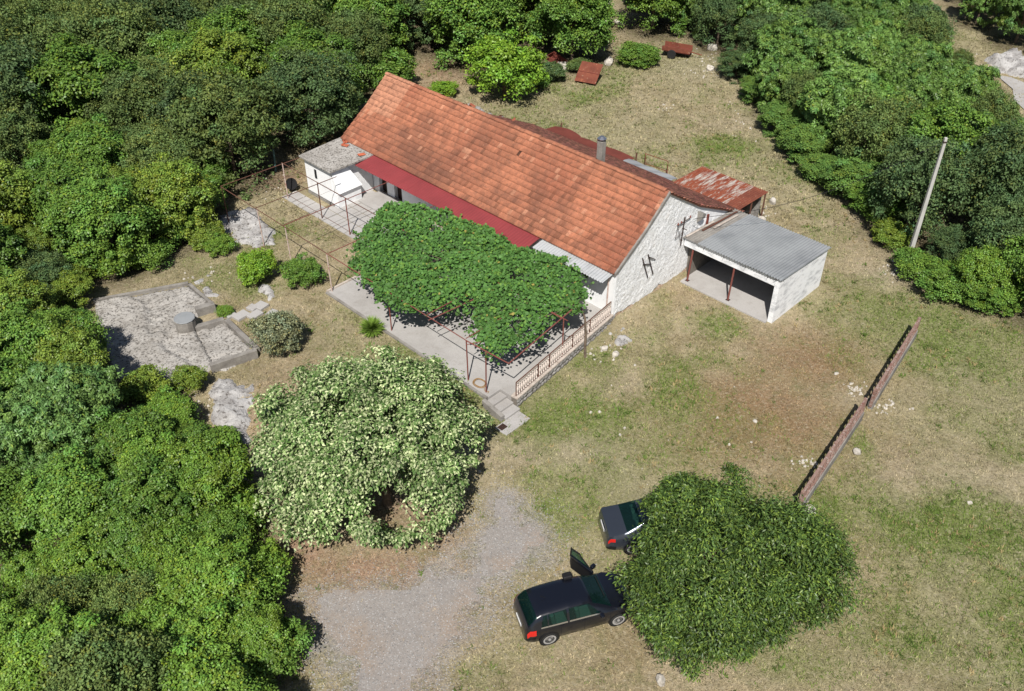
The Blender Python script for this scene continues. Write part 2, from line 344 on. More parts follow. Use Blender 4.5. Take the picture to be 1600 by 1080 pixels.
# the wood: x, y, crown radius, height, leaf kind, tint, where it shows, stand
FOREST = [
(-13.34,57.81,3.02,5.94,'oak','dark',483,149,'L'), (-18.66,45.27,1.96,4.71,'broad','yellow',272,304,'L'), (-38.13,76.11,2.75,5.97,'oak','olive',66,4,'L'),
(-27.98,57.35,3.38,6.72,'broad','fresh',127,142,'L'), (-16.72,26.41,1.15,2.83,'palmate','blue',146,706,'L'), (-31.76,78.2,3.49,7.61,'broad','fresh',197,-30,'L'),
(-20.76,66.73,2.88,5.72,'broad','fresh',358,75,'L'), (-35.3,81.21,3.26,6.53,'oak','olive',154,-30,'L'), (-14.92,76.4,2.67,5.77,'broad','fresh',514,4,'L'),
(-13.09,19.07,1.13,3.09,'oak','olive',190,939,'L'), (-9.11,81.07,3.26,7.27,'broad','yellow',632,-43,'L'), (-18.48,72,2.21,5.27,'broad','yellow',429,36,'L'),
(-13.51,21.82,1.25,3.68,'broad','fresh',206,824,'L'), (-37.15,68.2,2.65,5.95,'oak','olive',20,56,'L'), (-20.02,83.24,2.87,6.53,'oak','olive',440,-46,'L'),
(-30.33,50.57,2.47,5.18,'oak','olive',6,234,'L'), (-42.33,83.86,2.64,5.76,'oak','olive',47,-39,'L'), (-6.83,75.78,2.62,5.77,'oak','dark',668,8,'L'),
(-17.6,52.74,3.22,6.35,'oak','olive',351,195,'L'), (-24.55,49.17,2.28,4.98,'broad','fresh',145,252,'L'), (-21.2,28.76,1.71,4.36,'broad','fresh',-3,613,'L'),
(-14.43,64.16,2.8,5.51,'broad','fresh',484,99,'L'), (-38.69,71.61,2.99,6.62,'oak','olive',15,23,'L'), (-26.84,82.06,2.41,5.74,'oak','olive',314,-32,'L'),
(-27.04,78.91,2.1,4.42,'oak','olive',299,7,'L'), (-10.14,19.81,1.63,3.55,'broad','lime',335,908,'L'), (-23.99,55.66,2.72,5.54,'oak','olive',214,175,'L'),
(-4.99,84.78,2.49,5.78,'oak','dark',712,-46,'L'), (4.87,73.26,3.15,6.49,'broad','fresh',897,17,'L'), (-22.04,46.28,1.78,3.78,'broad','yellow',192,310,'L'),
(0.02,85.19,2.05,5.1,'broad','fresh',800,-42,'L'), (-43.76,77.93,3.46,7.51,'broad','yellow',-33,-27,'L'), (-20.03,61.49,2.77,6.07,'broad','yellow',344,109,'L'),
(-34.79,59.01,3.38,6.77,'oak','olive',-19,125,'L'), (0.63,81.91,2.36,5.65,'broad','yellow',811,-30,'L'), (4.41,82.38,2.34,5.02,'broad','fresh',879,-21,'L'),
(-5.17,81.35,2.26,5.02,'broad','fresh',706,-16,'L'), (-11.3,72.04,2.92,6.19,'broad','fresh',572,28,'L'), (-16.39,83.38,2.5,5.09,'oak','olive',508,-26,'L'),
(-32.79,70.37,2.06,4.98,'oak','olive',131,51,'L'), (-14.45,14.5,1.21,3.63,'broad','lime',29,1126,'L'), (-3.07,73.13,3.32,6.97,'broad','fresh',739,11,'L'),
(-29.17,72.92,3.1,6.89,'oak','olive',216,11,'L'), (-16.63,23.59,1.77,3.74,'broad','fresh',103,776,'L'), (-20.28,55.73,2.55,5.22,'oak','dark',306,178,'L'),
(1.61,78.08,3.46,7.42,'broad','fresh',831,-26,'L'), (-3.62,77.48,2.22,5.04,'oak','dark',732,5,'L'), (-32.03,63.27,2.89,6.07,'oak','olive',87,96,'L'),
(-27.89,63.95,3.33,6.98,'oak','olive',181,78,'L'), (-21.56,42.43,2.35,5.06,'broad','fresh',162,343,'L'), (-45.23,81.7,2.29,4.69,'oak','olive',-16,-12,'L'),
(-15.1,20.61,1.4,3.12,'broad','lime',125,886,'L'), (-22.68,73.44,2.73,6.17,'oak','olive',350,16,'L'), (-28.16,44.02,2.22,5.27,'broad','yellow',-16,312,'L'),
(-21.32,31.77,1.84,4.5,'broad','fresh',39,542,'L'), (-12.03,85.29,2.35,5.08,'oak','olive',590,-38,'L'), (-18.69,76.02,2.01,5.09,'oak','olive',441,10,'L'),
(-19.29,22.73,1.75,3.93,'broad','fresh',-28,798,'L'), (3.94,86.79,3.48,6.9,'broad','yellow',868,-63,'L'), (-17.47,79.83,2.56,5.91,'oak','olive',476,-20,'L'),
(-20.95,70.26,2.25,5.31,'oak','dark',371,48,'L'), (-23.12,34.67,1.68,4.07,'broad','yellow',23,490,'L'), (-13.55,23.57,1.56,3.82,'broad','fresh',229,770,'L'),
(-8.64,18.22,1.11,2.83,'broad','lime',390,980,'L'), (-24.91,35.98,1.48,3.83,'broad','fresh',-17,467,'L'), (-12.14,15.42,1.9,4.78,'oak','olive',160,1063,'L'),
(-17.11,18.45,1.15,3.01,'broad','lime',-9,966,'L'), (-15.86,17.19,1.23,3.71,'broad','lime',15,1000,'L'), (-11.48,67.16,2.4,5.67,'oak','olive',556,66,'L'),
(-32.85,66.92,2.15,4.54,'broad','fresh',106,87,'L'), (-16.72,68.38,3.07,6.52,'oak','olive',449,49,'L'), (-26.63,68.98,3.37,6.72,'oak','dark',244,45,'L'),
(-20.8,49.56,2.19,4.5,'oak','olive',251,257,'L'), (-32.11,55.34,3.26,7.16,'oak','dark',2,149,'L'), (-26.78,38.43,2.29,4.85,'broad','fresh',-46,412,'L'),
(-28.69,85.31,2.76,5.59,'oak','olive',298,-42,'L'), (-24.29,44.69,2.12,4.87,'broad','fresh',107,311,'L'), (-22.93,51.81,1.68,3.71,'oak','olive',216,241,'L'),
(-23.54,85.61,2.32,5.02,'oak','olive',390,-39,'L'), (-17.89,27.74,1.93,4.91,'palmate','blue',103,628,'L'), (-35.92,85.66,3.01,6.12,'oak','olive',172,-50,'L'),
(-24.23,59.56,2.39,5.05,'oak','olive',239,142,'L'), (-28.41,46.65,1.54,3.39,'broad','fresh',23,310,'L'), (-23.29,77.35,2.51,5.31,'oak','olive',359,5,'L'),
(-46.48,85.71,2.29,5.11,'oak','dark',-9,-41,'L'), (-35.19,73.19,2.33,5.38,'oak','olive',103,28,'L'), (-12.12,21.14,1.29,3.29,'broad','lime',262,860,'L'),
(-11.01,22.26,1.15,2.67,'broad','fresh',329,837,'L'), (-10.16,17.23,1.54,3.46,'broad','lime',302,1012,'L'), (-10.85,77.3,2.09,4.57,'broad','fresh',595,14,'L'),
(-12.18,61.24,2.02,4.62,'broad','fresh',524,130,'L'), (-9.52,15.44,1.67,3.61,'broad','lime',310,1091,'L'), (-25.88,51.63,1.7,4.09,'broad','yellow',137,234,'L'),
(-23.44,31.59,1.78,4.15,'broad','yellow',-35,554,'L'), (-14.14,16.75,1.61,3.9,'broad','lime',92,1022,'L'), (-19.19,31.07,1.45,4.05,'broad','yellow',107,562,'L'),
(-35.8,64.19,2.2,5.09,'oak','dark',15,98,'L'), (-18.27,25.9,1.1,2.53,'palmate','blue',81,728,'L'), (-16.59,20.3,1.11,2.85,'broad','lime',53,899,'L'),
(-11.55,24.76,1.52,4.05,'broad','lime',324,726,'L'), (-15.23,26.6,1.47,3.61,'broad','fresh',202,686,'L'), (-15.14,71.92,2.81,6.19,'broad','fresh',495,27,'L'),
(-39.07,83.4,2.04,4.21,'broad','yellow',108,-16,'L'), (-20.01,26.56,1.81,4.59,'palmate','blue',3,666,'L'), (-23.92,63.64,2.15,5.3,'broad','fresh',271,97,'L'),
(-12.99,81.39,2.09,4.94,'oak','olive',564,-17,'L'), (-16.4,87.97,2.19,4.45,'broad','yellow',522,-42,'L'), (-7.98,14.82,1.13,3.18,'broad','lime',382,1122,'L'),
(-8.41,87.97,3,5.9,'broad','fresh',656,-57,'L'), (-14.08,25.57,1.22,3.47,'broad','lime',234,713,'L'), (-27.17,49.55,1.53,3.82,'broad','fresh',84,262,'L'),
(-2.58,87.4,2.86,5.7,'broad','fresh',756,-53,'L'), (24.38,58.82,1.72,4.19,'broad','fresh',1368,157,'R'), (30.12,58.82,1.86,4.81,'palmate','green',1505,146,'R'),
(26.01,51.31,2.59,5.8,'broad','fresh',1477,213,'R'), (25.99,67.36,1.91,4.58,'broad','fresh',1347,79,'R'), (29.98,75.86,2.76,6.13,'palmate','green',1379,2,'R'),
(26.26,82.08,2.47,5.21,'broad','fresh',1274,-21,'R'), (19.16,62.81,1.79,4.65,'palmate','green',1226,112,'R'), (29.87,82.04,2.64,5.66,'broad','fresh',1340,-27,'R'),
(27.73,62.41,2.33,5.11,'palmate','green',1421,115,'R'), (26.3,41.89,2.13,4.67,'oak','dark',1583,357,'R'), (20.78,66.8,2.75,5.41,'palmate','green',1241,79,'R'),
(27.91,45.95,2.92,6.47,'oak','dark',1591,268,'R'), (11.61,85.55,1.63,3.64,'palmate','green',1001,-23,'R'), (30.09,66.36,1.99,4.18,'palmate','green',1438,96,'R'),
(21.6,56.53,2.68,5.57,'palmate','green',1322,164,'R'), (18.49,81.05,1.94,4.72,'oak','dark',1137,-14,'R'), (31.87,71.98,2.26,4.7,'oak','dark',1436,48,'R'),
(29.16,53.68,1.81,4.15,'palmate','green',1526,212,'R'), (20.44,83.96,2.89,6.57,'oak','olive',1165,-51,'R'), (17.21,76.39,2.22,4.72,'oak','dark',1128,18,'R'),
(23.77,77.98,2.86,6.49,'oak','dark',1250,-16,'R'), (22.91,46.41,2.57,5.74,'oak','dark',1441,274,'R'), (25.32,55.5,2.24,4.7,'palmate','green',1417,187,'R'),
(21.12,74.33,2.81,6.04,'palmate','green',1214,14,'R'), (24.2,72.87,1.72,4.13,'palmate','green',1278,46,'R'), (23.41,70.2,2.43,5.17,'oak','dark',1278,54,'R'),
(15.86,79.88,1.65,4.28,'palmate','green',1092,-3,'R'), (26.48,87.13,1.83,3.85,'palmate','green',1252,-32,'R'), (34.37,83.85,2.59,5.71,'oak','dark',1411,-38,'R'),
(22.54,52.77,2.47,5.41,'oak','olive',1373,204,'R'), (19.34,70.98,1.81,4.54,'oak','dark',1191,52,'R'), (27.12,58.86,2.27,5.4,'palmate','green',1437,139,'R'),
(15.27,85.25,2.8,6.35,'oak','olive',1069,-55,'R'), (31.1,56.47,1.7,4.4,'oak','olive',1549,175,'R'), (31.17,78.98,2.18,4.65,'oak','olive',1378,3,'R'),
(24.34,63.48,2.75,5.58,'palmate','green',1338,102,'R'), (30.16,87.23,1.63,3.63,'oak','dark',1314,-31,'R'), (30.83,69.02,2.18,5.08,'oak','olive',1439,61,'R'),
(28.85,72.78,2.21,5.39,'palmate','green',1375,28,'R'), (27.98,69.63,2.09,4.72,'palmate','green',1374,62,'R'), (26.37,73.9,1.9,4.72,'palmate','green',1317,30,'R'),
(27.84,79.02,1.73,4.34,'palmate','green',1316,2,'R'), (21.39,79.75,1.61,4.28,'palmate','green',1194,-3,'R'), (12.21,80.19,2.87,5.97,'broad','fresh',1025,-19,'R'),
(30.36,49.48,2.14,4.76,'oak','dark',1605,251,'R'), (31.67,84.92,1.74,4.19,'palmate','green',1354,-28,'R'), (18.62,87.03,2.51,5.13,'oak','olive',1120,-45,'R'),
(35.23,87.01,1.77,4.04,'oak','dark',1403,-36,'R'), (20.33,60.2,1.71,4.11,'oak','olive',1265,146,'R'), (15.5,82.19,1.64,3.51,'palmate','green',1077,-2,'R'),
(22.06,87.48,2.27,4.65,'oak','dark',1177,-42,'R'), (31.59,61.31,1.83,4.44,'palmate','green',1514,131,'R'), (26.83,38.56,1.99,4.56,'broad','fresh',1645,411,'R'),
(44.76,82.55,2.35,5.23,'broad','fresh',1604,-26,'F'), (42.7,86.35,2.98,6.1,'oak','olive',1542,-53,'F'), (40.89,81.52,1.78,4.61,'palmate','green',1541,-16,'F'),
(42.53,77.19,2.39,5.48,'palmate','green',1608,1,'F'), (46.21,86.76,2.21,4.73,'palmate','green',1595,-41,'F'), (5.51,78.9,1.06,2.76,'broad','fresh',901,23,'L'),
(-21.5,80.01,1.17,2.99,'oak','olive',408,14,'L'), (-39.23,80.48,1.3,3.09,'broad','fresh',88,11,'L'), (-25.75,42.57,1.05,2.31,'broad','yellow',56,386,'L'),
(-23.75,38.92,1.37,2.8,'oak','dark',69,439,'L'), (7.28,84.34,1.33,3.39,'broad','yellow',927,-16,'L'), (-30.5,60,1.18,3.12,'oak','dark',104,161,'L'),
(-32.16,84.8,1.43,3.24,'oak','dark',240,-14,'L'), (-31.05,82.53,1.43,3.78,'oak','olive',245,-12,'L'), (-11.99,18.05,1.14,2.91,'broad','lime',228,985,'L'),
(-15.17,18.75,1.23,3.35,'oak','olive',84,946,'L'), (-16.58,59.99,1.08,3.01,'oak','olive',422,161,'L'), (-20.13,33.55,1.23,3.26,'broad','fresh',114,525,'L'),
(-28.16,52.96,1.18,2.78,'oak','olive',99,240,'L'), (-18.16,47.97,1.21,2.82,'broad','fresh',315,300,'L'), (-25.78,74.01,1.04,3.08,'broad','fresh',299,48,'L'),
(-17.9,64.6,1.06,2.72,'broad','fresh',415,127,'L'), (-30.14,67.65,1.03,2.36,'broad','fresh',176,109,'L'), (-18.11,58.33,1.34,3.54,'oak','olive',377,170,'L'),
(-2.29,81.94,1.05,2.24,'broad','fresh',759,14,'L'), (-16.03,15.5,1,2.32,'broad','lime',-10,1111,'L'), (-23.51,81.71,1.06,2.26,'broad','fresh',381,16,'L'),
(-12.78,26.89,1.15,2.65,'broad','fresh',307,698,'L'), (-19.08,86.6,1.35,2.9,'broad','yellow',474,-19,'L'), (-30.54,47.31,1.13,2.59,'broad','yellow',-23,313,'L'),
(-41.11,74.86,1.17,2.53,'broad','fresh',13,55,'L'), (-26.97,41.35,1.08,2.91,'broad','fresh',0,390,'L'), (-19.42,29.34,1.1,2.29,'broad','fresh',91,644,'L'),
(-10.42,13.78,1.36,3.13,'oak','olive',240,1180,'L'), (-26.6,76,1,2.62,'oak','olive',296,43,'L'), (-18.28,24.36,1.13,2.49,'palmate','blue',57,775,'L'),
(33.47,56.17,1.24,2.72,'palmate','green',1598,208,'R'), (34.93,77.46,1.07,2.5,'oak','dark',1451,37,'R'), (34.43,80.09,1.44,3.3,'palmate','green',1428,11,'R'),
(34.72,75.03,1.22,2.5,'palmate','green',1463,55,'R'), (33.02,65.8,1.06,2.67,'palmate','green',1500,118,'R'), (33.58,64.18,1.02,3.03,'palmate','green',1528,123,'R'),
(24.69,85.33,1.1,2.32,'oak','olive',1226,-5,'R'), (31.53,53.67,1.15,2.48,'broad','fresh',1576,238,'R'), (24.26,39.7,1.24,3.18,'broad','lime',1541,413,'R'),
(34.49,69.45,1.03,2.21,'oak','olive',1499,98,'R'), (28.07,84.85,1.26,2.71,'palmate','green',1287,-8,'R'), (23.97,43.17,1.03,2.36,'oak','dark',1486,375,'R'),
(20.12,77.48,1.31,3.23,'palmate','green',1177,27,'R'), (23.11,49.48,1.16,3.17,'palmate','green',1407,272,'R'), (23.35,81.22,1.18,2.94,'palmate','green',1220,8,'R')]

# ------------------------------------------------------------------ the ground
rng = np.random.default_rng(11)
random.seed(4)
DRIVE = [at(*p)[:2] for p in ((468, 925), (540, 915), (620, 905), (690, 870), (735, 820), (752, 770), (795, 765), (815, 792), (850, 806), (880, 842), (868, 868), (838, 888), (815, 930), (768, 966), (722, 1000), (694, 1040), (682, 1120), (640, 1330), (560, 1330), (508, 1120), (488, 1010))]
def poly_sd(x, y, poly):
    """signed distance to a polygon, negative inside"""
    x = np.asarray(x, float); y = np.asarray(y, float)
    d = np.full(x.shape, 1e9); ins = np.zeros(x.shape, bool)
    n = len(poly)
    for i in range(n):
        (ax, ay), (bx, by) = poly[i], poly[(i + 1) % n]
        ex, ey = bx - ax, by - ay
        t = np.clip(((x - ax) * ex + (y - ay) * ey) / (ex * ex + ey * ey + 1e-12), 0, 1)
        d = np.minimum(d, (x - ax - ex * t) ** 2 + (y - ay - ey * t) ** 2)
        c = ((ay > y) != (by > y)) & (x < (bx - ax) * (y - ay) / (by - ay + 1e-12) + ax)
        ins ^= c
    return np.where(ins, -np.sqrt(d), np.sqrt(d))
CISTERN = [at(*p, .5)[:2] for p in ((146.7, 470), (295, 442), (336, 478), (308, 488), (355, 499), (403, 551), (352, 581), (325, 573), (186, 597), (151, 531))]
GREEN = [(1130, 225, 2.4, 1.6, 1), (880, 650, 2.2, 1.6, .8), (1062, 600, 1.4, 2.6, .8), (1485, 815, 2.2, 1.8, .8), (1560, 540, 6, 4, .75), (1290, 795, .8, .9, 1), (1345, 690, .5, 1.4, .9), (860, 790, 1.1, 1.1, .7), (1130, 505, 1.6, 1.6, .8), (1100, 560, 2, 1.2, .6), (1500, 650, 3, 2, .3), (1590, 700, 1.5, 1.5, .6), (1330, 560, 1.5, 2.5, .35), (900, 150, 3.2, 2, .55), (850, 200, 2.4, 1.4, .5), (400, 450, 2, 1.5, .5), (440, 370, 1.8, 1.4, .45), (590, 560, 3, 1.0, .35), (730, 610, .8, .8, .8), (560, 495, 2, 1.2, .3), (880, 820, .9, .8, .6), (830, 860, .6, .6, .6), (930, 560, 2.2, 1.2, .45), (1010, 520, 1.6, 1.2, .4), (1240, 1040, 2.5, 1.2, .6), (1560, 960, 3, 2.4, .55), (1400, 1000, 3, 1.2, .5), (1450, 560, 2.5, 2, .5), (1340, 480, 2, 1.5, .5), (760, 1050, 1.6, 1.2, .5), (840, 745, 1.2, .8, .4), (1270, 330, 1.8, 1.5, .4), (1160, 175, 3, 2, .2), (980, 110, 3, 2.5, .4)]
BROWN = [(1190, 645, 4.6, 4.0, 1.1), (1275, 565, 3.6, 3.2, .95), (1350, 560, 2.0, 2.0, .5), (1090, 650, 2, 2.4, .35), (1230, 745, 2.4, 1.6, .6), (1020, 970, 2.0, 1.8, .5), (1330, 880, 2.0, 3.0, .35), (1060, 460, 1.6, 1.4, .35), (980, 540, 1.5, 1.0, .2)]
REDDISH = [(585, 890, 3.4, 1.1, 1), (470, 865, 1.6, 1.2, .9), (690, 850, 1.3, 1.2, .6), (425, 640, 1.0, 2.2, .6), (690, 110, 3.2, 4.5, .8), (450, 620, 1.5, 2.0, .4), (450, 285, 1.8, 1.6, .8), (660, 1010, .8, 3, .35), (600, 770, 2.4, 2.4, .7), (430, 1000, 1.2, 2.5, .5)]
PALE = [(900, 700, 2.2, 1.6, .6), (820, 700, 1.4, 1.0, .5), (1000, 600, 2.0, 1.2, .5), (1400, 430, 1.8, 1.2, .7), (1335, 620, .9, .8, .8), (1290, 130, 3, 2, .3), (1120, 110, 4, 2.5, .5), (1180, 430, .5, .5, 0), (1390, 740, 2, 1.5, .3), (1540, 760, 3, 2, .35), (880, 960, 1.2, 1.2, .4), (1180, 190, 3, 2, .4)]
def blobs(x, y, lst):
    w = np.zeros(np.shape(x))
    for px, py, sx, sy, a in lst:
        c = at(px, py, .1)
        w = np.maximum(w, a * np.exp(-(((x - c.x) / sx) ** 2 + ((y - c.y) / sy) ** 2)))
    return w
def lerp(a, b, t):
    return a + (np.asarray(b) - a) * t[..., None]
def ground_parts(x, y):
    wob = fbm(x, y, 1.6, 41, 4) - .5
    gr = np.clip(blobs(x, y, GREEN) * 1.15 + (fbm(x, y, 5.5, 71) - .5) * 1.5 + wob * 1.3, 0, 1)
    br = np.clip(blobs(x, y, BROWN) + wob * .7, 0, 1)
    rd = np.clip(blobs(x, y, REDDISH) * 1.1 + wob * .5, 0, 1) * (blobs(x, y, REDDISH) > .08)
    pl = np.clip(blobs(x, y, PALE) + wob * .8, 0, 1)
    sd = poly_sd(x, y, DRIVE) + wob * 2.6 + (fbm(x, y, .45, 91, 3) - .5) * 1.2
    drv = 1 - sstep(sd, -1.0, .55)
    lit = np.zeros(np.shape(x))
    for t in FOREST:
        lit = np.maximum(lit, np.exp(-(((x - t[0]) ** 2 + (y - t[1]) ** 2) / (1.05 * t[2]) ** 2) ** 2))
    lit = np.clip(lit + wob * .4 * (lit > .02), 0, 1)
    return gr, br, rd, pl, drv, lit
def ground_col(x, y, tuft=False):
    gr, br, rd, pl, drv, lit = ground_parts(x, y)
    n1 = fbm(x, y, 1.1, 5); n2 = fbm(x, y, 9, 8)
    c = np.zeros(np.shape(x) + (3,)) + np.array(S(173, 159, 130))
    c = lerp(c, S(149, 137, 106), np.clip((n1 - .4) * 3, 0, 1))
    c = lerp(c, S(142, 142, 104), np.clip((n2 - .45) * 3, 0, 1) * .6)
    c = lerp(c, S(184, 172, 152), pl * .7)
    c = lerp(c, S(148, 122, 93), br)
    c = lerp(c, S(114, 128, 66), gr * .9 * (1 - .6 * br))
    c = lerp(c, S(164, 134, 112), rd * .9)
    if not tuft:
        c = lerp(c, lerp(np.zeros(np.shape(x) + (3,)) + np.array(S(160, 154, 149)), S(156, 139, 123), np.clip((fbm(x, y, 2.2, 19) - .42) * 3, 0, 1)), drv * .95)
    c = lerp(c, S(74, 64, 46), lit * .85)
    return c
def axis(lo, hi, step, outer):
    a = np.arange(lo, hi + 1e-6, step); o = []; d = step
    e = hi
    while e < outer: d *= 1.5; e += d; o.append(e)
    e = lo; d = step; p = []
    while e > -outer: d *= 1.5; e -= d; p.append(e)
    return np.concatenate([np.array(p[::-1]), a, np.array(o)])
gx = axis(-56, 56, .33, 900); gy = axis(8, 108, .33, 900)
GX, GY = np.meshgrid(gx, gy, indexing='ij')
GZ = ground_z(GX, GY)
idx = np.arange(GX.size).reshape(GX.shape)
q = np.stack([idx[:-1, :-1], idx[1:, :-1], idx[1:, 1:], idx[:-1, 1:]], -1).reshape(-1, 4)
me = np_mesh("ground", np.stack([GX, GY, GZ], -1).reshape(-1, 3), q)
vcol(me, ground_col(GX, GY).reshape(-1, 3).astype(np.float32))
me.shade_smooth()
tag(link("ground", me, M['ground']), "dry grass and bare soil of the yard and the wood floor", kind='structure')
# the driveway: a sheet on the ground with a ragged edge
dx = np.arange(-13, 5, .16); dy = np.arange(10, 29, .16)
X, Y = np.meshgrid(dx, dy, indexing='ij')
wob = fbm(X, Y, 1.6, 41, 4) - .5
SD = poly_sd(X, Y, DRIVE) + wob * 2.6 + (fbm(X, Y, .45, 91, 3) - .5) * 1.0
idx = np.arange(X.size).reshape(X.shape)
q = np.stack([idx[:-1, :-1], idx[1:, :-1], idx[1:, 1:], idx[:-1, 1:]], -1).reshape(-1, 4)
keep = (SD.ravel()[q] < -.75).all(1)
q = q[keep]; used = np.unique(q); remap = -np.ones(X.size, int); remap[used] = np.arange(len(used))
V = np.stack([X, Y, ground_z(X, Y) + .012], -1).reshape(-1, 3)[used]
me = np_mesh("gravel_driveway", V, remap[q]); me.shade_smooth()
tag(link("gravel_driveway", me, M['gravel']), "grey gravel driveway beside the blossoming tree", kind='structure')
# loose gravel on and around it
n = 26000
px_ = rng.uniform(-13, 5, n * 3); py_ = rng.uniform(10, 29, n * 3)
sd = poly_sd(px_, py_, DRIVE)
ok = (rng.random(n * 3) < np.where(sd < 0, 1.0, np.exp(-np.maximum(sd, 0) / .5))) & (sd < 2.2)
px_, py_ = px_[ok][:n], py_[ok][:n]; n = len(px_)
r = rng.uniform(.012, .034, n)
oct_ = np.array([(1, 0, 0), (-.5, .87, 0), (-.5, -.87, 0), (0, 0, .8)])
ang = rng.uniform(0, 6.28, n)
cs, sn = np.cos(ang), np.sin(ang)
vv = np.zeros((n, 4, 3))
vv[:, :, 0] = (oct_[None, :, 0] * cs[:, None] - oct_[None, :, 1] * sn[:, None]) * r[:, None] * rng.uniform(.7, 1.5, (n, 1)) + px_[:, None]
vv[:, :, 1] = (oct_[None, :, 0] * sn[:, None] + oct_[None, :, 1] * cs[:, None]) * r[:, None] + py_[:, None]
vv[:, :, 2] = oct_[None, :, 2] * r[:, None] + ground_z(px_, py_)[:, None] + .012
b = (np.arange(n) * 4)[:, None]
fs = np.concatenate([b + np.array([0, 1, 3]), b + np.array([1, 2, 3]), b + np.array([2, 0, 3])], 0)
g_ = rng.uniform(.14, .40, n); cc = np.stack([g_ * 1.02, g_, g_ * .98], -1)
me = np_mesh("gravel", vv.reshape(-1, 3), fs, np.concatenate([cc, cc, cc], 0))
tag(link("gravel", me, M['stone_chip']), "loose grey gravel strewn over the driveway", "gravel", kind='stuff')

# ------------------------------------------------------------------ grass
def blocked(x, y):
    hx, hy = WH(x, y)
    b = (hx > -22) & (hx < .1) & (hy > -.3) & (hy < 11)
    b |= (hx > -12.2) & (hx < .8) & (hy > -8.95) & (hy < 0)
    b |= (hx > -22.2) & (hx < -11) & (hy > -4.6) & (hy < 0)
    b |= (hx > -.2) & (hx < 6) & (hy > 5.4) & (hy < 10.6)
    b |= poly_sd(x, y, CISTERN) < .1
    return b
def grass(n, dens_region, hmin, hmax, w, name, label, seed):
    rg = np.random.default_rng(seed)
    x = rg.uniform(dens_region[0], dens_region[1], n); y = rg.uniform(dens_region[2], dens_region[3], n)
    # only what the photograph could see
    c_, s_ = math.cos(CAM_TILT), math.sin(CAM_TILT)
    Z = y * c_ + CAM_H * s_
    ok = (np.abs(x) / Z < .60) & (((y * s_ - CAM_H * c_) / Z) > -.42)
    x, y = x[ok], y[ok]
    gr, br, rd, pl, drv, lit = ground_parts(x, y)
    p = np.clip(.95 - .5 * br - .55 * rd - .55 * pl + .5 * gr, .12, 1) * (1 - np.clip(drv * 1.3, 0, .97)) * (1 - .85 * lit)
    p *= np.clip(.45 + 1.2 * (fbm(x, y, .8, 77) - .2), .2, 1)
    ok = (rg.random(len(x)) < p) & ~blocked(x, y)
    x, y, gr = x[ok], y[ok], gr[ok]
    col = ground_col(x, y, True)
    m = len(x)
    f = np.clip(rg.normal(.95, .32, m), .4, 1.75)
    col = col * f[:, None] * np.array([1.06, 1.08, 1.06])
    isg = rg.random(m) < gr * .7
    col[isg] = np.array(S(112, 132, 62)) * rg.uniform(.7, 1.25, (isg.sum(), 1))
    z = ground_z(x, y)
    nb = 3
    V = np.zeros((m, nb, 3, 3))
    for k in range(nb):
        a = rg.uniform(0, 6.28, m); lean = rg.uniform(.5, 1.5, m); h = rg.uniform(hmin, hmax, m) * (1 + .6 * gr)
        ox, oy = rg.normal(0, .05, m), rg.normal(0, .05, m)
        ca, sa = np.cos(a), np.sin(a)
        V[:, k, 0] = np.stack([x + ox - sa * w, y + oy + ca * w, z - .005], -1)
        V[:, k, 1] = np.stack([x + ox + sa * w, y + oy - ca * w, z - .005], -1)
        V[:, k, 2] = np.stack([x + ox + ca * h * lean, y + oy + sa * h * lean, z + h], -1)
    fs = np.arange(m * nb * 3).reshape(-1, 3)
    me = np_mesh(name, V.reshape(-1, 3), fs, np.repeat(col, nb, axis=0))
    tag(link(name, me, M['grass']), label, "grass", kind='stuff')
grass(150000, (-20, 30, 14, 47), .035, .085, .018, "dry_grass", "short dry grass tufts over the front yard", 21)
grass(75000, (-22, 42, 47, 82), .06, .13, .03, "meadow_grass", "short dry grass tufts over the back meadow", 22)

def weeds(n, seed):
    rg_ = np.random.default_rng(seed)
    x = rg_.uniform(-14, 30, n * 6); y = rg_.uniform(16, 78, n * 6)
    gr, br, rd, pl, drv, lit = ground_parts(x, y)
    p = (.05 + .9 * np.clip(gr, 0, 1) ** 1.5 + .25 * (lit > .05) * (lit < .5)) * (1 - .8 * br) * (1 - .9 * drv) * (fbm(x, y, 1.0, 88) > .48)
    ok = (rg_.random(n * 6) < p) & ~blocked(x, y)
    x, y = x[ok][:n], y[ok][:n]; m = len(x); nb = 9
    z = ground_z(x, y); size = rg_.uniform(.07, .2, m)
    V = np.zeros((m, nb, 3, 3))
    for k in range(nb):
        a = rg_.uniform(0, 6.28, m); ca, sa = np.cos(a), np.sin(a); h = size * rg_.uniform(.5, 1.1, m); w = size * .16
        ox, oy = rg_.normal(0, .35, m) * size, rg_.normal(0, .35, m) * size
        V[:, k, 0] = np.stack([x + ox - sa * w, y + oy + ca * w, z - .01], -1); V[:, k, 1] = np.stack([x + ox + sa * w, y + oy - ca * w, z - .01], -1)
        V[:, k, 2] = np.stack([x + ox + ca * h * .9, y + oy + sa * h * .9, z + h * .8], -1)
    c = np.array(S(100, 122, 58))[None] * rg_.uniform(.6, 1.25, (m, 1)); d = rg_.random(m) < .3; c[d] = np.array(S(168, 150, 108)) * rg_.uniform(.7, 1.1, (d.sum(), 1))
    me = np_mesh("weeds", V.reshape(-1, 3), np.arange(m * nb * 3).reshape(-1, 3), np.repeat(c, nb, axis=0))
    tag(link("weeds", me, M['grass']), "scattered green weeds and straw tufts across the yard", "weeds", kind='stuff')
weeds(9000, 5)

